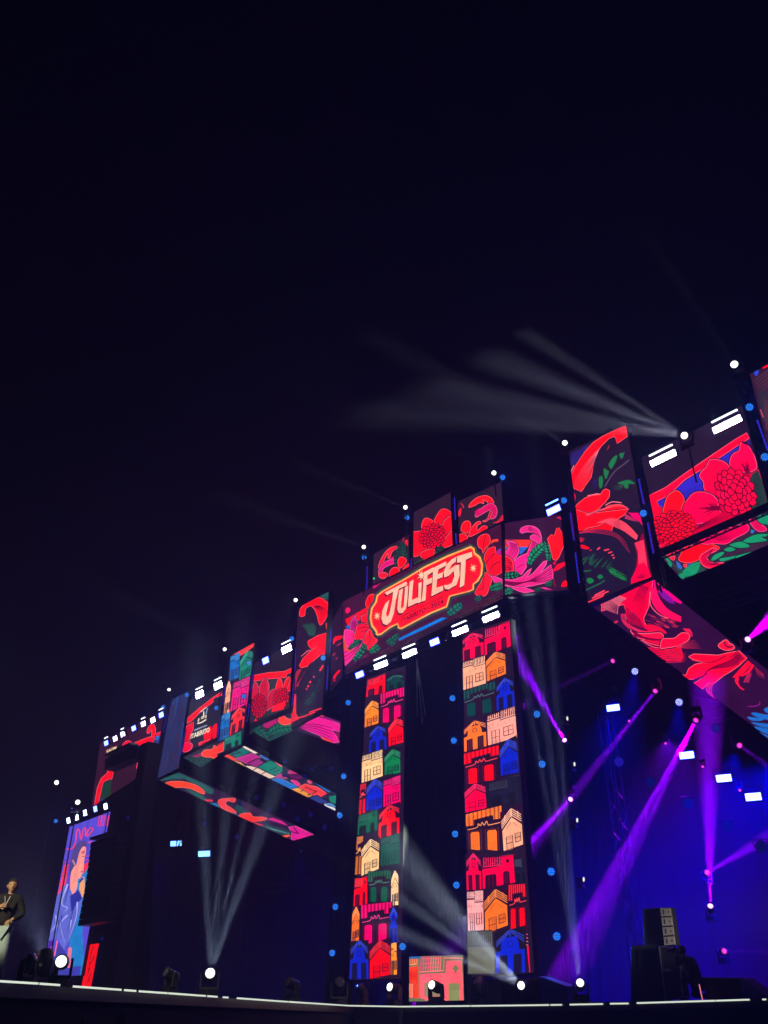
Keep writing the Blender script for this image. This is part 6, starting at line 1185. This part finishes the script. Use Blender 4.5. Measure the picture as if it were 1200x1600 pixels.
def head(parent, c, s, look, hair='hair'):
    """head mesh with brow, eyes, nose, mouth, chin and ears; look = yaw"""
    e = bpy.data.objects.new('head_pivot', None); me = bpy.data.meshes.new('head'); bm = bmesh.new(); bmesh.ops.create_uvsphere(bm, u_segments=28, v_segments=22, radius=1)
    for v in bm.verts:
        x, y, z = v.co; f = max(0, -y)                        # -y is the face side
        k = 1 - .28 * max(0, -z) ** 1.5; X, Y, Zz = x * .078 * k, y * .098 * (1 - .08 * max(0, -z)), z * .118
        if y < 0:
            nose = math.exp(-((x / .16) ** 2)) * math.exp(-(((z + .12) / .2) ** 2)); Y -= .026 * nose
            for s_ in (-1, 1): Y += .014 * math.exp(-(((x - s_ * .38) / .2) ** 2 + ((z - .12) / .12) ** 2))
            Y -= .007 * math.exp(-((x / .35) ** 2 + ((z + .48) / .09) ** 2)); Y += .005 * math.exp(-((x / .3) ** 2 + ((z + .47) / .03) ** 2)); Y -= .012 * math.exp(-((x / .35) ** 2 + ((z + .85) / .2) ** 2)); Y -= .006 * math.exp(-((x / .6) ** 2 + ((z - .3) / .1) ** 2))
        v.co = V((X, Y, Zz)) * s
    bm.to_mesh(me); bm.free(); R = Matrix.Rotation(look, 4, 'Z'); me.transform(Matrix.Translation(V(c)) @ R)
    for p in me.polygons: p.use_smooth = True
    bpy.data.objects.remove(e); h = link('head', me, M['skin'], parent)
    for s_ in (-1, 1):
        ell('ear', V(c) + R.to_3x3() @ (V((s_ * .08, .005, -.005)) * s), (.012 * s, .02 * s, .032 * s), M['skin'], h, 10)
        ell('eye', V(c) + R.to_3x3() @ (V((s_ * .03, -.083, .014)) * s), (.012 * s, .008 * s, .007 * s), M['rubber'], h, 8)
    hm = bpy.data.meshes.new('hair'); bm = bmesh.new(); bmesh.ops.create_uvsphere(bm, u_segments=26, v_segments=18, radius=1)
    for v in list(bm.verts):
        x, y, z = v.co; 
        if z < (.42 if y < -.2 else (-.35 if y > .2 else .1)): v.co *= .93
        v.co = V((v.co.x * .086, v.co.y * .104 + .006, v.co.z * .122 + .006)) * s * (1 + .03 * math.sin(x * 17 + z * 23))
    bm.to_mesh(hm); bm.free(); hm.transform(Matrix.Translation(V(c)) @ R); link('hair', hm, M[hair], parent)
    return h
def hand(parent, wrist, d, up, s=1., curl=.5, name='hand'):
    """palm and five bent fingers as one skinned mesh"""
    d = V(d).normalized(); up = V(up); up = (up - d * up.dot(d)).normalized(); sd = d.cross(up); J = []; E = []
    def add(p, r): J.append((tuple(p), r * s)); return len(J) - 1
    w = V(wrist); a = add(w, .026); b = add(w + d * .045 * s, .034); E.append((a, b))
    for i, (o, L) in enumerate(((-.03, .072), (-.010, .082), (.010, .077), (.03, .062))):
        k = add(w + d * .09 * s + sd * o * s, .011); E.append((b, k)); p = w + d * .09 * s + sd * o * s; dd = d.copy(); last = k
        for j in range(3): dd = (dd - up * curl).normalized(); p = p + dd * L * s * (.45 if j == 0 else .3); q = add(p, .0095 - j * .001); E.append((last, q)); last = q
    p = w + d * .03 * s - sd * .03 * s; q = add(p, .013); E.append((b, q)); p2 = p + (d * .6 - sd * .5 - up * curl * .6).normalized() * .04 * s; r = add(p2, .011); E.append((q, r)); r2 = add(p2 + (d - up * curl).normalized() * .03 * s, .0095); E.append((r, r2))
    return body(name, J, E, M['skin'], parent, 1)
def figure(label, loc, J, face_c, look, cloth, legs, s=1., hands=(), group=None):
    t = thing('person', label, 'person', loc, 0, group)
    g = {k: i for i, k in enumerate(J)}; jt = [(tuple(v[0]), v[1]) for v in J.values()]
    tor = [('pelvis', 'waist'), ('waist', 'chest'), ('chest', 'neck'), ('chest', 'shL'), ('shL', 'elL'), ('elL', 'wrL'), ('chest', 'shR'), ('shR', 'elR'), ('elR', 'wrR')]
    leg = [('pelvis', 'hipL'), ('hipL', 'knL'), ('knL', 'anL'), ('anL', 'toL'), ('pelvis', 'hipR'), ('hipR', 'knR'), ('knR', 'anR'), ('anR', 'toR')]
    body('body', [(v[0], v[1] * .86) for v in jt], [(g[a], g[b]) for a, b in tor + leg], M['skin'], t, 2, g['pelvis'])
    def sub(nm, keys, eds, m, f):
        ks = [k for k in keys]; gi = {k: i for i, k in enumerate(ks)}; body(nm, [(J[k][0], J[k][1] * f) for k in ks], [(gi[a], gi[b]) for a, b in eds], m, t, 2, 0)
    J2 = dict(J)
    for a, b, k in (('elL', 'wrL', 'cuL'), ('elR', 'wrR', 'cuR')): J2[k] = (V(J[a][0]).lerp(V(J[b][0]), .88), J[b][1] * 1.25)
    J.update({k: J2[k] for k in ('cuL', 'cuR')})
    sub('shirt', ['pelvis', 'waist', 'chest', 'shL', 'elL', 'cuL', 'shR', 'elR', 'cuR', 'collar'] if 'collar' in J else ['pelvis', 'waist', 'chest', 'shL', 'elL', 'cuL', 'shR', 'elR', 'cuR'], [('pelvis', 'waist'), ('waist', 'chest'), ('chest', 'shL'), ('shL', 'elL'), ('elL', 'cuL'), ('chest', 'shR'), ('shR', 'elR'), ('elR', 'cuR')] + ([('chest', 'collar')] if 'collar' in J else []), cloth, 1.24)
    sub('trousers', ['pelvis', 'hipL', 'knL', 'anL', 'hipR', 'knR', 'anR'], [('pelvis', 'hipL'), ('hipL', 'knL'), ('knL', 'anL'), ('pelvis', 'hipR'), ('hipR', 'knR'), ('knR', 'anR')], legs, 1.12)
    for sd in 'LR':
        a, b = V(J['an' + sd][0]), V(J['to' + sd][0]); body('shoe', [(tuple(a + V((0, 0, -.02))), .058), (tuple(a.lerp(b, .6)), .05), (tuple(b + (b - a).normalized() * .05), .04)], [(0, 1), (1, 2)], M['rubber'], t, 1)
    nk = MB(); nk.tube(V(face_c) + V((0, .01, -.03)), V(J['neck'][0]) + V((0, 0, -.10)), .052, .062, 12); nk.build('neck', M['skin'], t, smooth=True)
    head(t, face_c, 1.06, look)
    return t
# performer at the left edge, walking, hand on his chest
P0 = onz(8, 1536.5) ; P0 = V((P0.x, P0.y, 0)).normalized() * 17.0 + V((0, 0, DECK)); P0.x = -17.0 * .0 + P0.x
q_ = hitp(6, 1500, V((0, 17.1, 0)), V((0, 1, 0))); P0 = V((q_.x - .14, 17.1, DECK))
L_ = lambda x, y, z: V((x, y, z))
J = dict(pelvis=(L_(0, 0, .98), .135), waist=(L_(.0, -.01, 1.14), .13), chest=(L_(.02, -.02, 1.36), .155), neck=(L_(.05, -.04, 1.55), .055), collar=(L_(.045, -.03, 1.53), .062), shL=(L_(.21, -.02, 1.45), .07), elL=(L_(.31, .03, 1.20), .052), wrL=(L_(.18, -.16, 1.09), .034),
         shR=(L_(-.17, -.02, 1.45), .07), elR=(L_(-.26, -.14, 1.22), .052), wrR=(L_(-.03, -.27, 1.30), .034), hipL=(L_(.09, 0, .93), .10), knL=(L_(.13, -.05, .50), .066), anL=(L_(.10, .08, .09), .045), toL=(L_(.13, -.10, .04), .035),
         hipR=(L_(-.09, 0, .93), .10), knR=(L_(-.08, -.12, .51), .066), anR=(L_(-.10, -.10, .09), .045), toR=(L_(-.10, -.30, .04), .035))
pf = figure('performer in black shirt and pale jeans, hand on chest, at the far left', P0, J, (.06, -.07, 1.665), .35, M['shirt'], M['jeans'])
hand(pf, (-.03, -.27, 1.30), (1, -.1, .25), (0, 1, .2), 1, .45); hand(pf, (.18, -.16, 1.09), (-.1, -.8, -.3), (0, .2, 1), 1, .5)
t = thing('necklace', 'thin pale chain hanging on the performer\'s black shirt', 'necklace', P0 + V((.06, -.2, 1.42))); mb = MB(); mb.tube((-.05, .0, .06), (0, -.02, -.1), .006, seg=5); mb.tube((.05, .0, .06), (0, -.02, -.1), .006, seg=5); mb.tube((0, -.02, -.1), (-.01, -.02, -.16), .01, seg=6); mb.build('chain', M['alu'], t)
spot(None, 'follow_spot', V((-11, 3, 9)), (P0 + V((0, 0, 1.3))) - V((-11, 3, 9)), (1, .84, .5), 15000, 6, .5, .15)
spot(None, 'front_lamp', V((-9, 2, 10)), V((-3.5, 22, 2.4)) - V((-9, 2, 10)), (1, .93, .75), 4500, 12, 1, .2)
spot(None, 'front_lamp', V((14, 13, 4)), fr(1046, 1455, 1) - V((14, 13, 4)), (1, .9, .8), 6000, 8, 1, .2)
spot(None, 'front_lamp', V((9, 9, 3.4)), V((0, 32, 2.5)) - V((9, 9, 3.4)), (1, .93, .75), 2000, 14, 1, .2)
# photographer crouching behind the lip on the right
p = onz(1075, 1566); P1 = V((p.x, p.y, DECK)) + NN * .55
J = dict(collar=(UU * -.23 + V((0, 0, .97)), .062), pelvis=(UU * .02 + V((0, 0, .42)), .14), waist=(UU * -.04 + V((0, 0, .58)), .13), chest=(UU * -.16 + V((0, 0, .82)), .15), neck=(UU * -.24 + V((0, 0, .98)), .055),
         shL=(UU * -.14 - NN * .18 + V((0, 0, .90)), .07), elL=(UU * -.36 - NN * .20 + V((0, 0, .80)), .05), wrL=(UU * -.42 - NN * .06 + V((0, 0, 1.02)), .034), shR=(UU * -.14 + NN * .18 + V((0, 0, .90)), .07), elR=(UU * -.38 + NN * .18 + V((0, 0, .82)), .05), wrR=(UU * -.44 + NN * .06 + V((0, 0, 1.04)), .034),
         hipL=(UU * .05 - NN * .1 + V((0, 0, .38)), .10), knL=(UU * -.30 - NN * .14 + V((0, 0, .50)), .07), anL=(UU * -.24 - NN * .14 + V((0, 0, .09)), .045), toL=(UU * -.42 - NN * .14 + V((0, 0, .04)), .035),
         hipR=(UU * .05 + NN * .1 + V((0, 0, .38)), .10), knR=(UU * -.28 + NN * .14 + V((0, 0, .12)), .07), anR=(UU * .16 + NN * .14 + V((0, 0, .10)), .045), toR=(UU * .26 + NN * .14 + V((0, 0, .04)), .035))
ph = figure('photographer in black crouching at the stage edge holding a camera up to his face', P1, {k: (V(v[0]), v[1]) for k, v in J.items()}, tuple(UU * -.30 + V((0, 0, 1.12))), AZ - math.pi / 2 - math.pi / 2, M['shirt'], M['shirt'])
hand(ph, tuple(UU * -.42 - NN * .06 + V((0, 0, 1.02))), (0, .1, 1), -UU, 1, .4); hand(ph, tuple(UU * -.44 + NN * .06 + V((0, 0, 1.04))), (0, .1, 1), -UU, 1, .4)
t = thing('camera', 'dark camera held up to the face of the crouching photographer', 'camera', P1 + UU * -.50 + V((0, 0, 1.14))); mb = MB(); mb.box((0, 0, 0), (.09, .15, .11), (UU, NN, V((0, 0, 1)))); mb.box(V((0, 0, .075)), (.06, .06, .04), (UU, NN, V((0, 0, 1)))); mb.build('body', M['rubber'], t, .01); mb = MB(); mb.tube(-UU * .04, -UU * .20, .04, .045, 12); mb.build('lens', M['rubber'], t)
# raised arms of people in the crowd at the bottom left
for x, y, lbl in ((188, 1592, 'raised arm of a spectator in the dark below the stage, rightmost of the dim arms'), (125, 1598, 'dim raised arm of a spectator below the stage at the lower left'), (92, 1600, 'dim hat and head of a spectator at the lower left')):
    q = hitp(x, y, V((0, 9, 0)), V((0, 1, 0))); t = thing('person', lbl, 'person', (q.x, 9, 0)); H = q.z - .02
    if 'hat' in lbl:
        body('body', [((0, 0, .9), .14), ((0, 0, 1.15), .14), ((0, 0, H - .30), .06), ((0, 0, H - .36), .15), ((.2, 0, H - .4), .08), ((-.2, 0, H - .4), .08), ((.1, 0, .5), .08), ((.1, 0, .08), .05), ((-.1, 0, .5), .08), ((-.1, 0, .08), .05)], [(0, 1), (1, 3), (3, 2), (3, 4), (3, 5), (0, 6), (6, 7), (0, 8), (8, 9)], M['shirt'], t)
        head(t, (0, 0, H - .16), 1, math.pi)
    else:
        h0 = H - .1; body('body', [((0, 0, .85), .14), ((0, 0, 1.05), .15), ((-.14, 0, 1.10), .08), ((-.05, 0, 1.3), .045), ((0, 0, h0), .03), ((.1, 0, .45), .08), ((.1, 0, .08), .05), ((-.1, 0, .45), .08), ((-.1, 0, .08), .05), ((-.22, .0, 1.12), .05)], [(0, 1), (1, 2), (2, 3), (3, 4), (0, 5), (5, 6), (0, 7), (7, 8), (1, 9)], M['shirt'], t)
        head(t, (-.3, 0, 1.25), 1, math.pi); hand(t, (0, 0, h0), (.1, 0, 1), (0, 1, 0), 1, .1)

# ================================================================ haze
mb = MB(); mb.box((5, 55, 12.2), (300, 260, 26.4)); hz = mb.build('haze', None); hz['kind'] = 'stuff'
hm = bpy.data.materials.new('haze'); hm.use_nodes = True; nt = hm.node_tree; nt.nodes.remove(nt.nodes['Principled BSDF'])
pv = nt.nodes.new('ShaderNodeVolumePrincipled'); pv.inputs['Color'].default_value = (.56, .56, 1, 1); pv.inputs['Density'].default_value = HAZE_DENSITY; pv.inputs['Anisotropy'].default_value = .0
nt.links.new(pv.outputs[0], nt.nodes['Material Output'].inputs['Volume']); hz.data.materials.append(hm)
hm.cycles.homogeneous_volume = True if hasattr(hm.cycles, 'homogeneous_volume') else None
